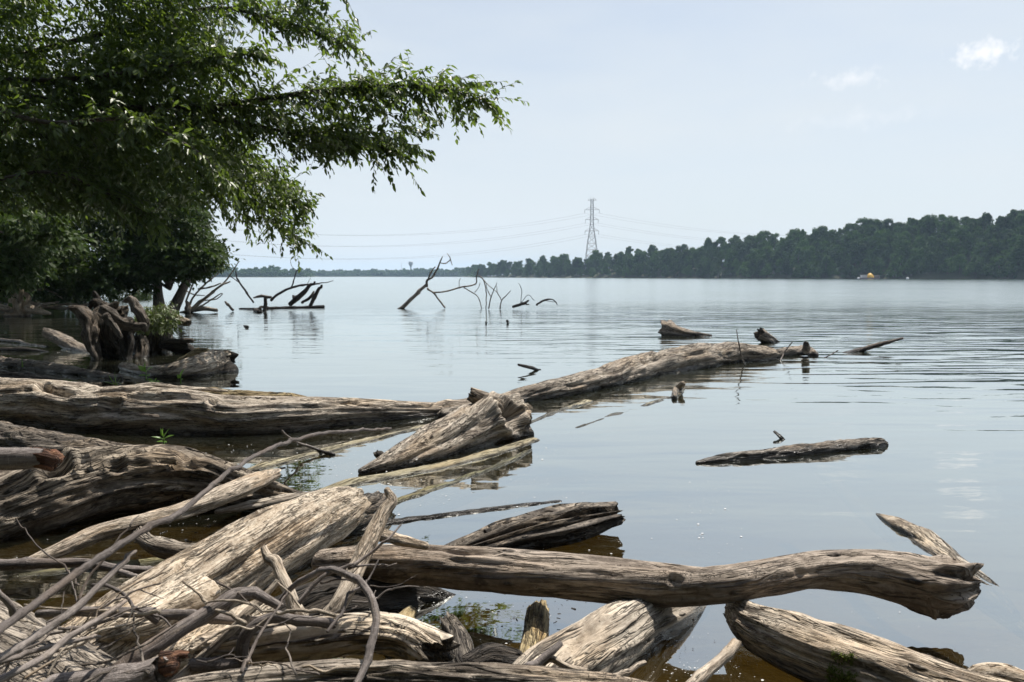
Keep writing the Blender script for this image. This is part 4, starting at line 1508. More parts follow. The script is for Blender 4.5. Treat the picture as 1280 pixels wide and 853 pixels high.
for sp in ([(1170, 712, 13, 0.22), (1200, 720, 9, 0.21), (1224, 728, 4, 0.20)], [(1178, 735, 13, 0.20), (1204, 735, 9, 0.20), (1222, 736, 4, 0.19)], [(1168, 748, 13, 0.18), (1188, 752, 10, 0.17), (1203, 756, 4, 0.16)]):
    log('splinter', '', '', sp, 'brown', parent=o, seg=24, groove=0.25, lump=0.2, caps=('round', 'broken'), end='brown', splits=2)

# --- logs under it
o = log('driftwood_log', 'short bleached log sloping up from the water under the long smooth log', 'log',
        [(655, 880, 46, 0.10), (700, 842, 45, 0.09), (745, 815, 42, 0.08), (790, 787, 39, 0.06), (830, 770, 33, 0.02), (868, 757, 20, -0.03)], 'smooth', 0.4, BIG, seg=64, groove=0.07, lump=0.12, twist=0.1, dens=1.3)
log('algae_skirt', '', '', [(770, 790, 12, 0.08), (780, 772, 10, 0.07), (800, 760, 9, 0.07), (825, 755, 6, 0.05)], 'slime', parent=o, seg=20, groove=0.1, lump=0.25)
o = log('driftwood_log', 'thick pale log with a patch of green moss running out of the water', 'log',
        [(922, 764, 20, 0.10), (945, 782, 31, 0.11), (990, 802, 39, 0.10), (1050, 826, 42, 0.09), (1120, 852, 43, 0.08), (1200, 880, 44, 0.08), (1290, 905, 44, 0.06)], 'pale', 0.4, BIG, seg=64, groove=0.12, lump=0.14, twist=0.25, caps=('hollow', 'round'), dens=1.3)
moss_log = o
stick('bark_flap', '', '', [(975, 778, 10, 0.13), (1010, 786, 7, 0.15), (1032, 800, 3, 0.13)], 'dark', parent=o, flat=0.5, groove=0.15)
log('driftwood_log', 'pale log end with a dark knot just beyond the mossy log', 'log', [(1208, 846, 5, 0.06), (1222, 843, 12, 0.07), (1255, 848, 16, 0.06), (1320, 868, 18, 0.04)], 'tan', 0.4, BIG, seg=36, groove=0.14, lump=0.22)
log('driftwood_log', 'pale half-sunken log dipping under behind the splintered end', 'log',
    [(1094, 645, 4, -0.02), (1112, 656, 12, -0.025), (1138, 673, 20, -0.040), (1168, 694, 22, -0.045), (1202, 720, 20, -0.05), (1240, 748, 16, -0.06), (1265, 770, 10, -0.09)], 'palewet', 0.2, BIG, seg=44, groove=0.12, lump=0.16, twist=0.2)
log('driftwood_log', 'slender dark log floating alone on the open water', 'log',
    [(872, 579, 3), (905, 575, 8), (960, 570, 10), (1010, 565, 11), (1060, 560, 11), (1098, 556, 9), (1106, 556, 5)], 'grey', 0.1, BIG, seg=40, groove=0.15, lump=0.16, dens=1.3)

# --- far chunks on the right
log('driftwood_log', 'wedge-shaped log chunk with one high broken end beyond the cracked log', 'log',
    [(833, 413, 14, 0.12), (845, 416, 9, 0.08), (862, 419, 6, 0.03), (888, 421, 3, -0.02)], 'grey', 0.3, BIG, seg=36, groove=0.16, lump=0.16, caps=('broken', 'round'))
log('driftwood_log', 'small tilted log stump poking from the water behind the cracked log', 'log',
    [(948, 417, 8, 0.22), (958, 423, 8, 0.10), (970, 431, 6, -0.06)], 'grey', 0.3, BIG, seg=28, groove=0.15, lump=0.15, caps=('broken', 'round'))
stick('driftwood_branch', 'straight bare branch slanting up out of the open water', 'branch', [(1056, 443, 5, -0.03), (1075, 438, 4.5, 0.03), (1100, 431, 3.2, 0.16), (1129, 423, 1.6, 0.30)], 'snag', flat=0.7, bend=0.05, kink=0.08)
stick('twig', 'upright thin twig in front of the cracked log', 'twig', [(931, 456, 0.9, 0.0), (925, 438, 0.8, 0.30), (921, 413, 0.6, 0.62)], 'twig', seg=6)
stick('twig', 'short crooked twig standing by the knobbed log tip', 'twig', [(975, 452, 0.9, -0.02), (980, 441, 0.8, 0.12), (990, 428, 0.6, 0.32)], 'twig', seg=6)
stick('twig', 'thin slanting twig between the knobbed tip and the bare branch', 'twig', [(1030, 448, 0.9, -0.01), (1040, 443, 0.8, 0.05), (1048, 438, 0.6, 0.12)], 'twig', seg=6)
stick('twig', 'short dark stick rising from the water behind the horned log', 'twig', [(675, 464, 2.2, -0.02), (664, 460, 2.2, 0.05), (648, 456, 1.6, 0.13)], 'darksnag', seg=8, kink=0.1)
stick('twig', 'tiny dark twig tip above the floating log', 'twig', [(980, 551, 2.4, -0.01), (975, 546, 2.4, 0.02), (968, 540, 1.5, 0.05)], 'darksnag', seg=8, kink=0.1)
stick('twig', 'small dark snag tip in the middle of the lake', 'twig', [(636, 404, 2.0, -0.1), (634, 402, 1.6, 0.08)], 'darksnag', seg=7)
stick('twig', 'speck of dark snag next to the small snag tip', 'twig', [(608, 405, 1.4, -0.08), (607.5, 403.5, 1.2, 0.05)], 'darksnag', seg=7)

# --- the left foreground pile
o = log('driftwood_log', 'massive twisted arching log with deep furrows', 'log',
        [(-90, 668, 50, 0.10), (-10, 640, 50, 0.14), (60, 618, 47, 0.19), (120, 604, 44, 0.21), (190, 598, 43, 0.20), (250, 604, 37, 0.15), (305, 616, 29, 0.08), (350, 626, 20, 0.02), (395, 632, 10, -0.03)], 'furrow', 0.4, BIG, seg=76, groove=0.2, lump=0.17, twist=0.55, dens=1.5, gfreq=6, dents=[(0.30, (0, -0.6, 0.7), 0.35, 0.3), (0.45, (0, -0.7, 0.5), 0.22, 0.22), (0.62, (0, -0.4, 0.8), 0.2, 0.2)])
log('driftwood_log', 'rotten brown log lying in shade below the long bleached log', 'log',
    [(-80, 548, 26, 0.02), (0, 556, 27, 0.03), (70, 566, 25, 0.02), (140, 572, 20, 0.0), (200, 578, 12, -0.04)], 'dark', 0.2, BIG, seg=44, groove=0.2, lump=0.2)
o = log('driftwood_log', 'huge sunlit tan log with checked bark-free surface sloping through the pile', 'log',
        [(95, 826, 46, 0.12), (165, 782, 51, 0.14), (230, 741, 51, 0.15), (300, 704, 48, 0.15), (360, 672, 44, 0.15), (410, 647, 36, 0.14), (440, 634, 27, 0.13)], 'tan', 0.4, BIG, seg=76, groove=0.09, lump=0.13, twist=0.35, caps=('broken', 'broken'), dens=1.5, jag=0.8)
log('root_flare', '', '', [(250, 742, 24, 0.20), (180, 775, 22, 0.22), (140, 790, 15, 0.22), (112, 800, 8, 0.20)], 'tan', parent=o, seg=30, groove=0.14, lump=0.2, caps=('round', 'broken'))
log('root_flare', '', '', [(330, 765, 20, 0.10), (270, 800, 24, 0.12), (225, 820, 18, 0.12), (190, 835, 10, 0.1)], 'tan', parent=o, seg=30, groove=0.14, lump=0.2, caps=('round', 'broken'))
log('driftwood_log', 'dark splintered log lying behind the upper end of the tan log', 'log',
    [(345, 668, 22, 0.02), (400, 655, 26, 0.05), (450, 640, 24, 0.06), (480, 628, 14, 0.04)], 'dark', 0.2, BIG, seg=44, groove=0.24, lump=0.18, caps=('round', 'broken'))
log('driftwood_log', 'black log added to fill in the shaded gap beneath the left end of the long smooth log', 'log',
    [(330, 790, 34, 0.0), (400, 762, 36, 0.03), (460, 752, 32, 0.03), (520, 752, 24, -0.01), (570, 758, 14, -0.06)], 'black', 0.0, BIG, seg=36, groove=0.15, lump=0.2)  # black wood put here to paint the dark shaded gap
o = log('driftwood_branch', 'pale curved branch with a flattened end crossing in front of the arching log', 'branch',
        [(28, 706, 7, 0.12), (70, 690, 11, 0.14), (120, 668, 13, 0.17), (180, 652, 13, 0.19), (235, 636, 13, 0.20), (280, 618, 15, 0.20), (320, 602, 14, 0.20), (345, 592, 8, 0.20)], 'stick', 0.5, 'branches in the pile', seg=36, groove=0.12, lump=0.12, twist=0.4, flat=0.8, dens=1.2, caps=('round', 'broken'), end='stick')
log('side_branch', '', '', [(172, 655, 9, 0.17), (182, 676, 10, 0.13), (215, 688, 13, 0.10), (265, 692, 14, 0.07), (300, 694, 8, 0.03)], 'grey', parent=o, seg=28, groove=0.12, lump=0.15)
log('driftwood_plank', 'pale splinter of plank-like wood leaning below the flattened branch end', 'log',
    [(272, 640, 5, 0.08), (310, 632, 8, 0.08), (350, 624, 8, 0.07), (392, 616, 5, 0.04), (420, 611, 3, 0.01)], 'pale', 0.4, 'branches in the pile', seg=26, groove=0.15, flat=0.6)
o = log('driftwood_branch', 'bare pale branch with a bent tip leaning over the long smooth log', 'branch',
        [(402, 788, 12, 3.00), (428, 745, 12, 3.08), (452, 697, 11.5, 3.22), (470, 660, 10, 3.34), (480, 640, 9, 3.40), (490, 626, 7.5, 3.44), (484, 613, 4.5, 3.46)], 'stick', 0.5, 'branches in the pile', seg=32, groove=0.09, lump=0.10, twist=0.2, dens=1.2, gfreq=6)
log('side_branch', '', '', [(462, 664, 7, 3.34), (482, 672, 9, 3.36), (505, 677, 7, 3.40), (532, 683, 5, 3.44)], 'stick', parent=o, seg=22, groove=0.08, lump=0.2)
o = log('driftwood_log', 'short barkless log with a crumbling ragged end in the bottom of the pile', 'log',
        [(255, 815, 22, 0.30), (320, 806, 26, 0.31), (400, 797, 28, 0.32), (460, 792, 28, 0.33), (510, 799, 28, 0.33), (548, 818, 27, 0.31)], 'smooth', 0.5, BIG, seg=60, groove=0.09, lump=0.10, twist=0.2, caps=('round', 'broken'), dens=1.2, jag=0.8, er=0.3, skew=0.4)
log('driftwood_log', 'flat weathered log along the very bottom of the pile', 'log',
    [(190, 872, 20, 0.33), (300, 857, 24, 0.34), (420, 846, 24, 0.34), (540, 846, 22, 0.34), (660, 852, 22, 0.34), (770, 862, 21, 0.33), (900, 884, 18, 0.32)], 'grey', 0.5, BIG, seg=56, groove=0.14, lump=0.10, twist=0.1, dens=1.2, flat=0.8)
log('driftwood_plank', 'broad grey weathered slab in the bottom left corner under the twigs', 'log',
    [(-160, 730, 62, 0.22), (-60, 778, 66, 0.24), (40, 832, 66, 0.26), (140, 890, 62, 0.27), (240, 950, 58, 0.27)], 'grey', 0.4, BIG, seg=64, groove=0.12, lump=0.08, twist=0.05, flat=0.5, dens=1.2, gfreq=7)
log('post_stub', 'short wet post end standing in the shallow brown water', 'log', [(674, 764, 15, 0.02), (668, 795, 16, 0.01), (660, 840, 16, 0.0)], 'yellow', 0.2, BIG, seg=32, groove=0.12, lump=0.12, caps=('broken', 'round'), end='yellow')
log('post_stub', 'small wet stump behind the short barkless log', 'log', [(512, 768, 10, 0.03), (500, 785, 14, 0.03), (490, 810, 14, 0.02)], 'yellow', 0.2, BIG, seg=26, groove=0.12, lump=0.15)
log('post_stub', 'splintered wet stump beside the ragged end of the barkless log', 'log', [(560, 776, 12, 0.05), (572, 800, 17, 0.04), (580, 840, 20, 0.02)], 'dark', 0.2, BIG, seg=30, groove=0.25, lump=0.15, caps=('broken', 'round'), end='stick')
log('driftwood_log', 'rounded dark chunk of wood in the water between the stumps', 'log', [(585, 832, 14, 0.04), (615, 822, 17, 0.05), (645, 826, 13, 0.04)], 'black', 0.4, BIG, seg=30, groove=0.1, lump=0.15)

# --- sticks in the pile
o = stick('broken_stick', 'thick bark stick with a torn reddish break at the left edge', 'stick', [(-60, 570, 14, 2.3), (0, 571, 14, 2.35), (44, 571, 13, 2.4)], 'bark', seg=24, dens=1.3, bend=0.05)
stick('torn_end', '', '', [(40, 571, 13, 2.395), (58, 573, 11, 2.41), (74, 576, 5, 2.42)], 'red', parent=o, seg=22, groove=0.35, lump=0.3, caps=('round', 'broken'), end='red', dens=2)
o = stick('broken_stick', 'thick bark stick with a torn reddish break in the bottom of the pile', 'stick', [(55, 880, 17, 2.15), (120, 850, 16, 2.2), (175, 835, 14, 2.24), (205, 828, 12, 2.26)], 'bark', seg=24, dens=1.3, bend=0.1)
stick('torn_end', '', '', [(202, 829, 12, 2.258), (218, 824, 10, 2.27), (232, 818, 5, 2.28)], 'red', parent=o, seg=20, groove=0.35, lump=0.3, caps=('round', 'broken'), end='red', dens=2)
stick('driftwood_stick', 'smooth purplish bark stick lying level across the tan log', 'stick', [(48, 770, 5, 2.55), (110, 767, 6.5, 2.56), (180, 769, 6.5, 2.58), (250, 772, 6.5, 2.60), (300, 776, 6, 2.62), (345, 775, 4, 2.64)], 'bark', seg=18, bend=0.12)
stick('driftwood_stick', 'stout peeling bark stick rising over the tan log', 'stick', [(150, 842, 10, 2.32), (205, 803, 10, 2.40), (250, 772, 9, 2.48), (286, 750, 8, 2.53), (318, 749, 7, 2.56), (348, 754, 5, 2.58)], 'bark', seg=20, bend=0.12)
stick('driftwood_stick', 'white barkless stick with a kink at the foot of the tan log', 'stick', [(218, 856, 6, 2.42), (262, 815, 6, 2.5), (296, 784, 6, 2.55), (304, 770, 6, 2.57), (324, 750, 5, 2.62), (347, 728, 3.5, 2.66)], 'stick', seg=16, bend=0.1)
o = stick('driftwood_stick', 'dark elbow-shaped stick curling from a knot beside the barkless log', 'stick', [(308, 832, 8, 2.50), (303, 812, 8, 2.50), (310, 792, 7.5, 2.50), (335, 778, 6.5, 2.50), (380, 775, 6, 2.50), (421, 779, 5.5, 2.50)], 'bark', seg=18, bend=0.1)
stick('side_branch', '', '', [(308, 830, 7, 2.50), (275, 833, 8, 2.48), (236, 832, 8, 2.46)], 'bark', parent=o, seg=16)
stick('driftwood_stick', 'upright grey snag stick casting its shadow on the tan log', 'stick', [(378, 775, 9, 2.75), (362, 742, 8, 2.80), (347, 716, 7.5, 2.85), (338, 698, 6, 2.90), (331, 684, 4, 2.94)], 'stick', seg=18, bend=0.15)
stick('driftwood_stick', 'thin stub of stick leaning beside the upright snag', 'stick', [(300, 800, 5, 2.55), (308, 780, 5, 2.57), (315, 768, 3.5, 2.58)], 'stick', seg=12)
stick('curved_twig', 'hooped grey twig arching over the barkless log', 'twig', [(444, 862, 4.5, 2.2), (458, 826, 5, 2.28), (470, 790, 5, 2.35), (468, 755, 5, 2.42), (448, 726, 4.5, 2.5), (415, 713, 4, 2.58), (385, 722, 4, 2.64), (358, 742, 3.5, 2.68), (340, 775, 3, 2.66), (330, 810, 2.5, 2.6)], 'bark', seg=14, bend=0.2)
stick('long_twig', 'long dark twig sweeping from the corner over the arching log to the water', 'twig', [(-20, 800, 5.5, 1.75), (50, 752, 5, 1.95), (110, 708, 4.6, 2.15), (170, 668, 4.2, 2.35), (225, 640, 3.8, 2.55), (262, 610, 3.2, 2.75), (300, 582, 2.8, 3.05), (350, 556, 2.5, 3.5), (410, 541, 2.2, 4.0), (490, 536, 1.5, 4.7)], 'dktwig', seg=14, bend=0.3)
stick('long_twig', 'straight grey twig slanting from the bottom left corner past the tan log', 'twig', [(-20, 834, 5.5, 1.8), (40, 800, 5, 1.95), (90, 765, 4.5, 2.1), (130, 727, 4, 2.22), (168, 690, 3, 2.35)], 'twig', seg=12, bend=0.15)
stick('long_twig', 'lower grey twig close along the weathered corner slab', 'twig', [(-20, 858, 5, 1.85), (40, 830, 4.5, 1.95), (90, 795, 4, 2.08), (135, 768, 3.4, 2.2), (158, 752, 2.4, 2.28)], 'twig', seg=12, bend=0.15)
stick('long_twig', 'thin dark twig crossing the weathered corner slab', 'twig', [(-10, 830, 3.5, 1.95), (50, 812, 3.3, 2.05), (100, 800, 2.8, 2.15), (126, 796, 2, 2.2)], 'twig', seg=10)
stick('long_twig', 'short steep twig at the left edge above the corner slab', 'twig', [(-10, 735, 4, 2.0), (12, 758, 4, 2.02), (20, 770, 3, 2.04)], 'twig', seg=10)
stick('driftwood_stick', 'brown bark stick lying low in front of the pale curved branch', 'stick', [(-30, 706, 7, 0.12), (40, 707, 7, 0.12), (100, 706, 6, 0.12), (140, 711, 5.5, 0.11), (180, 712, 5, 0.08), (222, 712, 3, 0.05)], 'bark', seg=16, bend=0.12)
stick('driftwood_stick', 'forked thin stick lying against the tan log', 'stick', [(148, 716, 3.5, 0.13), (180, 723, 3.2, 0.2), (212, 728, 2.4, 0.26)], 'twig', seg=10)
stick('driftwood_stick', 'grey squared stick end jutting up from the bottom log by the mossy log', 'stick', [(845, 876, 8, 2.3), (880, 842, 7.5, 2.42), (905, 817, 7, 2.50), (921, 800, 6.5, 2.56)], 'stick', seg=14, bend=0.05, caps=('round', 'broken'), end='stick')
stick('driftwood_stick', 'short brown stick behind the flat bottom log', 'stick', [(660, 835, 5, 0.28), (680, 822, 5, 0.29), (700, 805, 4, 0.31)], 'bark', seg=12)
stick('driftwood_stick', 'pale bent splinter resting on the flat bottom log', 'stick', [(672, 838, 4, 2.55), (690, 824, 4.5, 2.56), (710, 834, 4.5, 2.54), (735, 842, 4, 2.52)], 'stick', seg=12)
stick('driftwood_stick', 'pale splinter leaning beside the short bleached log', 'stick', [(760, 848, 5, 2.55), (785, 838, 4, 2.6), (806, 828, 3, 2.65)], 'stick', seg=12)
stick('curved_twig', 'fine curved twig over the water below the long bleached log', 'twig', [(418, 569, 2.2, 0.0), (395, 560, 2, 0.05), (372, 552, 1.6, 0.12), (352, 538, 1.2, 0.25)], 'twig', seg=8)

# --- thin bare twigs tangled in the pile
def tangle():
    rng = np.random.default_rng(515)
    for i in range(36):
        fan = i < 15
        if fan:                                   # fanning up from the corner
            x0, y0 = rng.uniform(-40, 120), rng.uniform(780, 870)
            a = math.radians(rng.uniform(12, 55)); L = rng.uniform(70, 190)
        else:
            x0, y0 = rng.uniform(60, 470), rng.uniform(725, 850)
            a = math.radians(rng.uniform(-40, 200)); L = rng.uniform(40, 120) if i < 30 else rng.uniform(60, 170)
        d0 = np.interp(y0, (700, 870), (2.75, 2.15)) - 0.05
        pts = []
        w = rng.uniform(1.1, 2.6) if i < 30 else rng.uniform(2.4, 5.0)
        for t in np.linspace(0, 1, 5):
            px = x0 + math.cos(a) * L * t + rng.normal() * 3; py = y0 - math.sin(a) * L * t + rng.normal() * 3
            pts.append((px, py, w * (1 - 0.6 * t), d0 + 0.30 * t * math.sin(a)))
        m = ('twig', 'dktwig', 'stick', 'snag')[rng.integers(0, 4)] if i < 30 else ('stick', 'stick', 'bark')[rng.integers(0, 3)]
        o = stick('bare_twig', 'bare stick tangled among the driftwood logs of the near pile', 'stick', pts, m, 'loose sticks tangled in the near pile', seg=8, kink=0.9)
        for q in range(rng.integers(0, 2)):
            p = pts[rng.integers(1, 4)]
            b = a + rng.choice((-1, 1)) * rng.uniform(0.5, 0.9); l2 = L * rng.uniform(0.2, 0.4)
            stick('side_twig', '', '', [(p[0], p[1], p[2] * 0.7, p[3]), (p[0] + math.cos(b) * l2 * 0.5, p[1] - math.sin(b) * l2 * 0.5, p[2] * 0.55, p[3] + 0.02), (p[0] + math.cos(b) * l2, p[1] - math.sin(b) * l2, p[2] * 0.3, p[3] + 0.05)], m, parent=o, seg=6, kink=0.8)


tangle()


def litter():
    """bark chips, stem bits and scum lying in the water between the logs"""
    rng = np.random.default_rng(616)
    mb = MB()
    for poly, n in (([(0, 560), (420, 560), (470, 640), (330, 740), (0, 760)], 240), ([(330, 720), (780, 740), (770, 850), (380, 850)], 200), ([(0, 420), (290, 440), (290, 490), (0, 470)], 160)):
        for q in sample_poly(poly, n, rng, 14, 30):
            c, t = at_z(q[0], q[1], 0.001)
            l = rng.uniform(1.0, 6.0) * t / F * (1 if rng.random() < 0.8 else 2.2); w = l * rng.uniform(0.08, 0.4)
            a = rng.uniform(0, 3.14)
            d = np.array((math.cos(a), math.sin(a), rng.normal() * 0.08)) * l / 2
            mb.bar(c - d, c + d, min(w, 0.012) * 0.5, min(w, 0.012) * 0.35, 5)
    v = np.vstack(mb.v)
    o = obj('drift_litter', v, mb.faces(), M['snag'], None, False, {'grain': v})
    tag(o, 'small bark chips and stem bits drifting in the water between the logs', 'litter', kind='stuff')


litter()

# --- logs and stumps on the left, further back
LB = 'stumps and logs off the left bank'
log('driftwood_log', 'rounded log slanting out of the dark water beside the root stump', 'log', [(58, 416, 6, 0.30), (75, 424, 8, 0.18), (92, 434, 9, 0.05), (112, 446, 9, -0.10)], 'grey', 0.3, LB, seg=36, groove=0.08, lump=0.12, caps=('broken', 'round'))
log('driftwood_log', 'low mottled log behind the long bleached log at the left edge', 'log', [(-40, 450, 8), (20, 456, 9), (60, 461, 8), (105, 467, 6), (150, 473, 4)], 'grey', 0.35, LB, seg=36, groove=0.14, lump=0.2)
log('driftwood_log', 'reddish crumbling log wedged against the back of the long bleached log', 'log', [(-40, 474, 10), (10, 473, 10), (45, 476, 8), (80, 480, 5)], 'dark', 0.5, LB, seg=32, groove=0.2, lump=0.25)
o = log('driftwood_log', 'pale worn log with a black end and shade painted in black underneath, beside the leafy stump', 'log', [(153, 458, 5, 0.06), (180, 464, 7, 0.06), (215, 464, 10, 0.10), (250, 458, 15, 0.14), (272, 457, 20, 0.08), (286, 460, 20, 0.04)], 'pale', 0.3, LB, seg=40, groove=0.1, lump=0.14, caps=('round', 'broken'), end='black')
log('undercut', '', '', [(205, 474, 8, -0.03), (240, 470, 15, -0.02), (284, 466, 16, -0.02)], 'black', parent=o, seg=28, groove=0.1, lump=0.12, caps=('round', 'round'))  # black piece that paints in the shaded underside of the log
log('driftwood_log', 'pale rounded hump of log rising behind the pale worn log', 'log', [(228, 454, 8, 0.08), (245, 444, 8, 0.22), (258, 440, 5, 0.28)], 'yellow', 0.3, LB, seg=28, groove=0.08)


def root_stump():
    d = 15.0
    b = at_d(140, 452, d)
    root = empty('root_stump', (b[0], b[1], 0.0))
    tag(root, 'large dark upturned root stump with gnarled legs standing in the water', 'stump', LB)
    log('trunk', '', '', [(140, 455, 20, d), (140, 432, 24, d), (136, 412, 27, d - .1), (140, 398, 24, d), (150, 386, 12, d)], 'dark', parent=root, seg=44, groove=0.3, lump=0.3, gfreq=7, caps=('round', 'broken'))
    for pts, m in (([(88, 390, 3, d - .4), (104, 394, 8, d - .3), (118, 404, 11, d - .3), (121, 425, 10, d - .4), (124, 440, 9, d - .5), (129, 456, 6, d - .6)], 'snag'),
                   ([(158, 376, 3, d), (166, 372, 5, d), (172, 384, 6, d - .1), (180, 398, 6, d - .2), (182, 410, 4, d - .2)], 'snag'),
                   ([(128, 392, 7, d - .5), (140, 398, 8, d - .6), (158, 403, 7, d - .6), (178, 408, 4, d - .6)], 'snag'),
                   ([(156, 404, 8, d - .4), (160, 425, 8, d - .5), (158, 442, 8, d - .6), (156, 456, 6, d - .7)], 'black'),
                   ([(110, 385, 3, d), (114, 380, 5, d), (124, 384, 8, d), (134, 394, 10, d)], 'black'),
                   ([(120, 368, 2, d + .2), (124, 378, 4, d + .2), (132, 388, 6, d + .1)], 'black'),
                   ([(172, 420, 6, d - .2), (178, 436, 8, d - .3), (176, 456, 8, d - .4)], 'dark'),
                   ([(132, 396, 5, d - .75), (140, 410, 4, d - .8), (150, 420, 3, d - .75)], 'snag')):
        log('root', '', '', pts, m, parent=root, seg=26, groove=0.32, lump=0.42, bend=0.9, dens=1.3)


root_stump()


def leafy_stump():
    d = 15.8
    b = at_d(200, 446, d)
    root = empty('leafy_stump', (b[0], b[1], 0.0))
    tag(root, 'broken dark stump overgrown with a bushy leafy plant at the water', 'stump', LB)
    log('trunk', '', '', [(196, 450, 16, d), (198, 430, 14, d), (202, 412, 12, d), (205, 396, 11, d), (208, 386, 8, d)], 'dark', parent=root, seg=36, groove=0.22, lump=0.25, caps=('round', 'broken'))
    log('root', '', '', [(190, 406, 10, d + .2), (180, 424, 12, d + .2), (176, 446, 13, d + .1), (172, 456, 9, d)], 'black', parent=root, seg=24, groove=0.2, lump=0.25)
    log('root', '', '', [(206, 430, 8, d - .2), (224, 434, 10, d - .3), (238, 440, 9, d - .3), (244, 446, 6, d - .4)], 'black', parent=root, seg=24, groove=0.2, lump=0.3)
    log('root', '', '', [(205, 428, 4, d - .3), (222, 427, 4, d - .35), (240, 426, 3, d - .4)], 'snag', parent=root, seg=14)
    log('broken_limb', '', '', [(206, 392, 7, d), (218, 398, 7, d - .2), (230, 402, 6, d - .3), (236, 404, 4, d - .4)], 'pale', parent=root, seg=20, groove=0.15, caps=('round', 'broken'))
    fo = Foliage(90)
    fo.fill([(166, 404), (176, 386), (200, 378), (218, 384), (226, 400), (220, 412), (196, 414), (176, 412)], d - 0.9, d + 0.3, 260, 0.24, 7, 0.11, 0.036, (0, -0.3, -0.2), 0.6, 6, 16, 0.85, twr=0.003)
    c = fo.build(M['leafS'], root, M['twig'], name='foliage')


leafy_stump()


def pale_stump():
    d = 30.0
    b = at_d(25, 392, d)
    root = empty('sunlit_stump', (b[0], b[1], 0.0))
    tag(root, 'pale sunlit stump with a leafy sprig on the far left bank', 'stump', LB)
    log('trunk', '', '', [(24, 396, 15, d), (25, 384, 13, d), (26, 372, 12, d), (26, 362, 10, d)], 'tan', parent=root, seg=32, groove=0.2, lump=0.2, caps=('round', 'broken'))
    log('root', '', '', [(36, 386, 6, d - .4), (52, 390, 4, d - .6), (62, 392, 2, d - .7)], 'tan', parent=root, seg=14)
    fo = Foliage(92)
    fo.fill([(4, 366), (8, 350), (20, 346), (24, 356), (18, 368)], d - 0.8, d, 34, 0.35, 7, 0.13, 0.07, (0, 0, 0.2), 0.3, 0, 1, 0.9, twr=0.005)
    fo.build(M['leafA'], root, M['twig'], name='foliage')
    o = log('driftwood_log', 'white weathered log end on the bank left of the pale stump', 'log', [(-30, 386, 5, d), (0, 385, 5, d - .3), (13, 388, 4, d - .5)], 'pale', 0.3, LB, seg=20)


pale_stump()
# pale branches strewn on the bank behind the root stump
BR = 'bleached branches along the bank'
for pts, lab in (([(36, 364, 1.2, 31), (60, 363, 1.3, 32), (79, 374, 0.9, 32)], 'bleached branch bent over the dark bank behind the sunlit stump'),
                 ([(35, 378, 2.0, 30), (60, 384, 2.0, 31), (90, 384, 1.8, 31), (112, 378, 1.2, 31)], 'bleached curved branch low on the bank beyond the root stump'),
                 ([(40, 386, 1.5, 29), (55, 380, 1.6, 29.5), (72, 378, 1.2, 30)], 'short bleached branch at the foot of the sunlit stump'),
                 ([(58, 386, 1.2, 30.5), (85, 380, 1.2, 31), (108, 383, 0.8, 31)], 'thin bleached branch crossing the curved branch on the bank')):
    stick('bleached_branch', lab, 'branch', pts, 'pale', BR, seg=8)
stick('dark_branch', 'dark sunken branch under the trees left of the slanting log', 'branch', [(-20, 424, 2, 0.02), (20, 428, 2, 0.02), (60, 434, 1.5, 0.0)], 'snag', BR, seg=8)
stick('dark_branch', 'dark floating branch beside the low mottled log', 'branch', [(-20, 437, 3, 0.02), (30, 438, 3, 0.02), (62, 440, 2, 0.0)], 'black', BR, seg=8)


# --- snags far out
def snag(name, label, main, twigs, mat, cat='branch', group='snags out in the lake', tw='side_branch'):
    main = [(q[0], q[1], q[2] * 0.82) + tuple(q[3:]) for q in main]
    twigs = [[(q[0], q[1], q[2] * 0.82) + tuple(q[3:]) for q in t] for t in twigs]
    o = stick(name, label, cat, main, mat, group, seg=12, bend=0.3, groove=0.08)
    for t in twigs:
        stick(tw, '', '', t, mat, parent=o, seg=7, bend=0.5)
    return o


d = 37.0
snag('dead_branch', 'forked grey dead branch standing out of the lake with fine bare twigs',
     [(498, 389, 4.2, d), (506, 381, 3.2, d), (518, 370, 2.7, d), (530, 361, 2.5, d), (535, 357, 2.0, d)],
     [[(533, 358, 2.2, d), (534, 350, 1.8, d), (540, 347, 1.6, d), (546, 338, 1.4, d), (550, 328, 1.1, d), (553, 321, .7, d)],
      [(535, 350, 1.3, d), (537, 342, 1.2, d), (544, 334, 1.0, d)],
      [(550, 329, .8, d), (557, 329, .8, d), (563, 324, .7, d), (559, 317, .5, d)],
      [(563, 324, .7, d), (565, 332, .5, d)],
      [(534, 361, 1.5, d), (542, 366, 1.4, d), (549, 375, 1.3, d), (556, 385, 1.2, d)],
      [(542, 366, 1.3, d), (560, 364, 1.2, d), (578, 359, 1.2, d), (594, 355.5, 1.0, d), (596, 347, 1.0, d), (599, 337, .7, d)],
      [(580, 360, .8, d), (590, 366, .8, d), (598, 372, .7, d), (602, 386, .6, d)],
      [(599, 344, .9, d), (605, 352, .9, d), (608, 370, .8, d), (607, 388, .7, d)],
      [(601, 346, .6, d), (612, 358, .6, d), (622, 366, .5, d)],
      [(593, 366, .5, d), (598, 360, .5, d), (600, 354, .4, d)],
      [(574, 361, .5, d), (574, 352, .5, d), (576, 348, .3, d)]], 'grey')
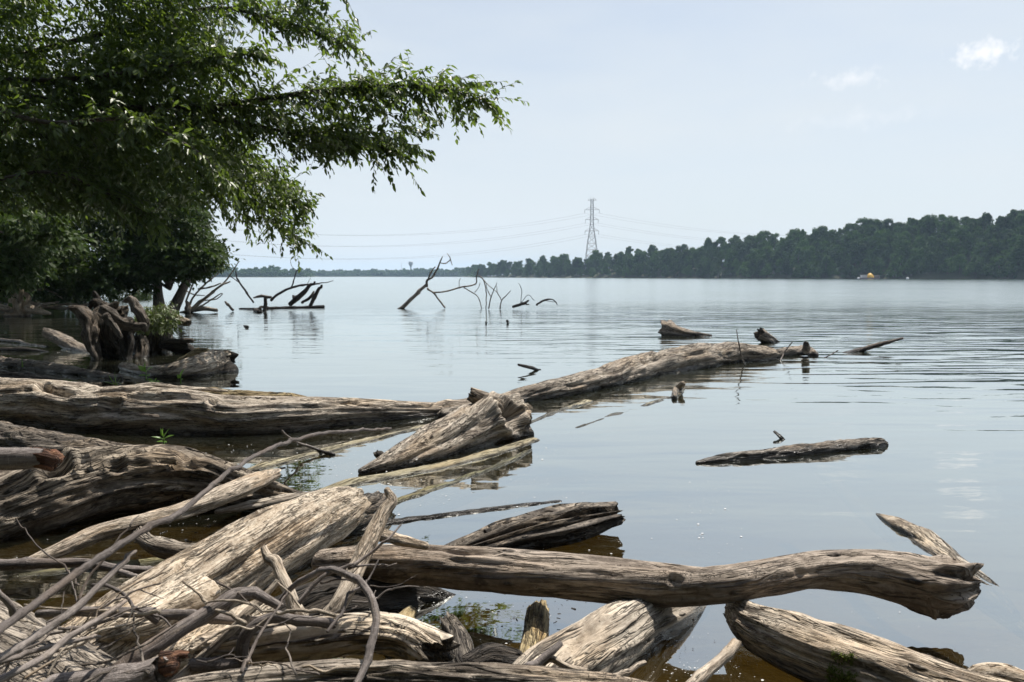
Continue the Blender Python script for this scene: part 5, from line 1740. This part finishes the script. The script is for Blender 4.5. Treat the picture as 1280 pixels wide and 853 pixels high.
for pts, lab in (([(611, 386, .8, 36), (614, 372, .7, 36), (621, 354, .4, 36)], 'thin bare twig rising from the lake next to the forked dead branch'),
                 ([(625, 386, .9, 36), (627, 376, .7, 36), (638, 364, .5, 36)], 'short forked bare twig standing in the lake past the forked dead branch')):
    o = stick('bare_twig', lab, 'twig', pts, 'snag', 'snags out in the lake', seg=6)
    a = pts[1]
    stick('side_twig', '', '', [(a[0], a[1], .6, a[3]), (a[0] - 5, a[1] - 10, .5, a[3]), (a[0] - 6, a[1] - 18, .3, a[3])], 'snag', parent=o, seg=5)
snag('low_branch', 'low dark tangle of branch tips breaking the surface beyond the bare twigs',
     [(642, 385, 2.2, 36), (652, 381, 2.4, 36), (661, 376, 1.2, 36)],
     [[(655, 380, .9, 36), (662, 381, .8, 36)], [(651, 379, .5, 36), (652, 362, .5, 36), (648, 354, .3, 36)], [(652, 378, .5, 36), (660, 369, .4, 36), (668, 376, .4, 36)]], 'darksnag')
snag('low_branch', 'arched dark twig touching the water at both ends', [(671, 381, 1.6, 36), (680, 376, 1.5, 36), (690, 375, 1.0, 36), (697, 381, .7, 36)], [[(682, 376, .5, 36), (694, 378, .4, 36)]], 'darksnag')

d = 38.0
o = snag('floating_log', 'thin dark log floating level with a post standing on it', [(298, 386, 1.6, .02), (320, 386, 2.2, .03), (350, 385, 2.0, .03), (405, 384, 2.2, .03)], [], 'darksnag', 'log')
o = stick('t_shaped_snag', 'dark T-shaped snag post beside the thin floating log', 'snag', [(331, 394, 2.2, 34.5), (331, 380, 2.2, 34.5), (331, 372, 2.0, 34.5)], 'darksnag', 'snags out in the lake', seg=10, bend=0.1)
stick('crossbar', '', '', [(317, 372.5, 1.0, 34.4), (328, 371, 1.8, 34.4), (339, 371.5, 1.6, 34.4)], 'snag', parent=o, seg=9, bend=0.1)
stick('dark_knot', 'small dark knot of wood floating below the snag post', 'snag', [(320, 389, 2, .02), (324, 390, 3.0, .03), (327, 390, 2, .02)], 'darksnag', 'snags out in the lake', seg=9)
snag('dark_snag', 'thick black snag stump leaning right with a side knob', [(361, 379, 3.6, 36), (372, 374, 4.2, 36), (382, 366, 3.6, 36), (388, 358, 2.6, 36), (394, 352, 1.4, 36)], [[(370, 375, 2.4, 36), (366, 370, 2.2, 36)]], 'darksnag', 'snag', tw='knob')
snag('dark_snag', 'black straight snag stump leaning beside the thicker one', [(387, 382, 2.8, 35.5), (392, 373, 3.0, 35.5), (397, 364, 2.7, 35.5), (402, 357, 1.8, 35.5)], [[(378, 378, 2.0, 35.6), (388, 373, 2.4, 35.6), (393, 364, 1.4, 35.8)]], 'darksnag', 'snag', tw='prop')
snag('arched_snag', 'dark branch arching low over the water above the black snags', [(339, 375, 2.0, 39), (349, 367, 2.0, 39), (363, 360, 1.8, 39), (382, 356.5, 1.6, 39), (400, 354, 1.2, 39)],
     [[(364, 360, 1.1, 39), (368, 348, 1.0, 39), (371, 338, .9, 39)], [(371, 339, .6, 39), (376, 335, .4, 39)], [(371, 339, .5, 39), (365, 333, .4, 39), (363, 325, .3, 39)], [(400, 354, .8, 39), (410, 353, .6, 39), (417, 351, .4, 39)], [(384, 356, .5, 39), (388, 348, .3, 39)]], 'darksnag')
snag('leaning_snag', 'thin black Y-forked stick leaning out of the lake', [(317, 378, 1.4, 40), (306, 362, 1.5, 40), (298, 351, 1.2, 40), (295, 339, .8, 40)], [[(299, 353, .8, 40), (290, 347, .6, 40), (286, 344, .4, 40)]], 'darksnag')
snag('short_snag', 'short pale-topped snag stub leaning from the water near the brush pile', [(291, 388, 1.8, 34), (286, 383, 2.0, 34), (281, 378, 1.6, 34)], [], 'snag')
stick('dark_knot', 'tiny dark float of wood in the open water by the brush pile', 'snag', [(306, 408, 1.6, -.02), (308, 409, 1.8, .02), (310, 409, 1.2, -.01)], 'darksnag', 'snags out in the lake', seg=7)

# brush pile at the point
o = stick('brush_pile', 'bleached brush pile of bare sticks at the foot of the two-trunked tree', 'brush', [(228, 393, 3, 33), (250, 386, 3.2, 33), (272, 386, 2.2, 33)], 'pale', LB, seg=12)
for t in ([(236, 390, 2.2, 33), (252, 376, 2.0, 33), (270, 362, 1.5, 33), (284, 348, 1.0, 33), (300, 327, .6, 33)],
          [(240, 388, 2.0, 32.6), (258, 372, 1.8, 32.6), (276, 358, 1.4, 32.6), (288, 352, .8, 32.6)],
          [(236, 382, 1.4, 33.4), (246, 366, 1.2, 33.4), (262, 350, 1.0, 33.4), (275, 340, .6, 33.4)],
          [(248, 361, 1.2, 33), (262, 359, 1.1, 33), (276, 354, .7, 33)],
          [(232, 378, 1.2, 33.2), (238, 362, 1.1, 33.2), (243, 350, .9, 33.2), (250, 312, .5, 33.2)],
          [(250, 384, 1.1, 32.5), (262, 376, 1.0, 32.5), (278, 366, .6, 32.5)],
          [(256, 376, .8, 32.8), (270, 374, .7, 32.8), (278, 368, .5, 32.8)],
          [(228, 360, .8, 33.2), (240, 368, .8, 33.2), (256, 370, .5, 33.2)],
          [(234, 395, 3.0, 32.4), (234, 384, 3.0, 32.4), (233, 380, 2.4, 32.4)],
          [(262, 352, .7, 33), (266, 338, .5, 33), (264, 326, .3, 33)]):
    stick('stick', '', '', t, 'pale', parent=o, seg=7, bend=0.5)

# ---------------------------------------------------------------- sprouts, moss, foam


def sprout(label, px, py, z, hpx, leaves, dpx, mat='leafY', dd=None):
    """small plant: stem and single leaves; leaves = (angle deg, length px, width px, base height 0..1)"""
    P, t = (at_z(px, py, z) if dd is None else (at_d(px, py, dd), dd))
    root = empty('sprout', P)
    tag(root, label, 'plant', 'green sprouts on the logs')
    s = t / F
    mb = MB(); mb.bar(P, P + np.array((0, 0, hpx * s)), 0.9 * s, 0.5 * s, 6)
    v = np.vstack(mb.v); obj('stem', v, mb.faces(), M['leafY'], root, True, {'rnd': np.full(len(v), 0.3)})
    rng = np.random.default_rng(int(px))
    for a, l, w, h in leaves:
        a = math.radians(a)
        d = np.array([[math.cos(a), -0.35 + rng.normal() * 0.35, math.sin(a)]])
        b = (P + np.array((0, 0, hpx * s * h)))[None]
        up = np.array([[-math.sin(a) * 0.6, -0.55, abs(math.cos(a)) + 0.3]])
        V, T, _ = leaf_mesh(b, d, up, np.array([l * s]), np.array([w * s]), 0.3)
        obj('leaf', V, T, M[mat], root, False, {'rnd': np.full(len(V), rng.random())})


sprout('bright green sprout with narrow spread leaves on the arching log', 205, 556, 0.30, 9, [(150, 15, 4, .7), (120, 14, 4, 1), (95, 13, 4, 1), (60, 15, 4, 1), (28, 17, 4.5, .8), (170, 9, 4, .4), (10, 9, 4, .4)], 8)
sprout('bright yellow-green sprout behind the long bleached log', 183, 476, 0.12, 12, [(140, 14, 7, .9), (100, 12, 6, 1), (40, 14, 7, .9), (15, 11, 6, .5), (165, 9, 5, .5), (-5, 10, 6, .1)], 8)
sprout('single pale leaf sprout next to the pale worn log', 226, 480, 0.10, 9, [(70, 12, 8, .9), (115, 8, 5, .8), (30, 6, 4, .5)], 8)
sprout('low round-leaved sprout by the yellow-green sprout', 194, 482, 0.12, 3, [(150, 8, 6, .9), (30, 8, 6, .9), (80, 7, 5, 1)], 8)
sprout('thin grassy tuft on the far edge of the long bleached log', 146, 484, 0.12, 3, [(145, 16, 2, .5), (120, 17, 2, .6), (100, 18, 2, .8), (75, 20, 2.2, .8), (55, 17, 2, .6), (35, 12, 2, .4)], 8)
sprout('faint grey-green seedling on the low mottled log', 28, 459, 0.16, 8, [(140, 8, 3, .9), (60, 9, 3, 1), (100, 8, 3, 1), (20, 7, 3, .6)], 8, 'leafA')


def moss():
    rng = np.random.default_rng(8)
    P, t = at_z(1052, 795, 0.20)
    n = 6500
    # wrap moss tufts round the upper side of the mossy log
    me = moss_log.data
    co = np.empty(len(me.vertices) * 3, np.float32); me.vertices.foreach_get('co', co)
    nr = np.empty(len(me.vertices) * 3, np.float32); me.vertices.foreach_get('normal', nr)
    co = co.reshape(-1, 3) + np.array(moss_log.location); nr = nr.reshape(-1, 3)
    # project to the photograph to find the patch on the log
    rel = co - CAM
    dep = rel[:, 1] * _cp - rel[:, 2] * _sp
    px = 640 + F * rel[:, 0] / dep
    m = (np.abs(px - 1053 + 10 * (fbm(co[:, 0] * 9, co[:, 1] * 9, co[:, 2] * 9, 4, 2) - .5)) < 17) & (nr[:, 2] > -0.6) & (co[:, 2] > -0.02)
    idx = np.where(m)[0]
    pick = idx[rng.integers(0, len(idx), n)]
    base = co[pick] + rng.normal(size=(n, 3)) * 0.006
    d = nr[pick] + rng.normal(size=(n, 3)) * 0.7
    V, T, k = leaf_mesh(base, d, rng.normal(size=(n, 3)), 0.008 + 0.014 * rng.random(n), 0.004 + 0.004 * rng.random(n), 0.4, True)
    o = obj('moss', V, T, M['moss'], moss_log, False, {'rnd': np.repeat(rng.random(n), k)})
    o['kind'] = 'stuff'


moss()


def foam():
    rng = np.random.default_rng(77)
    reg = [([(620, 590), (900, 590), (960, 690), (700, 720), (620, 660)], 130, 0.8), ([(440, 730), (780, 760), (760, 830), (560, 830), (470, 780)], 140, 0.9), ([(820, 780), (940, 790), (960, 860), (800, 860)], 130, 1.1),
           ([(200, 560), (480, 545), (520, 640), (300, 640)], 150, 0.9), ([(20, 620), (330, 620), (320, 720), (20, 740)], 80, 1.0), ([(900, 680), (1200, 640), (1260, 840), (1000, 780)], 60, 0.7), ([(400, 560), (700, 540), (700, 640), (450, 650)], 160, 0.9)]
    V, T, nv = [], [], 0
    for poly, n, s in reg:
        p = sample_poly(poly, n, rng, 22, 45)
        for q in p:
            c, t = at_z(q[0], q[1], 0.004)
            r = s * t / F * rng.choice((0.35, 0.5, 0.7, 1.0, 1.5), p=(.35, .3, .2, .1, .05))
            a = rng.random() * 6.28; k = 6
            th = a + np.arange(k) * 2 * math.pi / k
            rr = r * (0.7 + 0.5 * rng.random(k))
            v = np.stack([c[0] + np.cos(th) * rr * 1.4, c[1] + np.sin(th) * rr, np.full(k, c[2])], 1)
            V.append(np.vstack([v, [[c[0], c[1], c[2] + r * 0.5]]]))
            T.append(np.array([(i, (i + 1) % k, k) for i in range(k)]) + nv)
            nv += k + 1
    o = obj('water_foam', np.vstack(V), np.vstack(T), M['foam'])
    tag(o, 'scattered white foam specks and bubbles on the water', 'foam', kind='stuff')


foam()
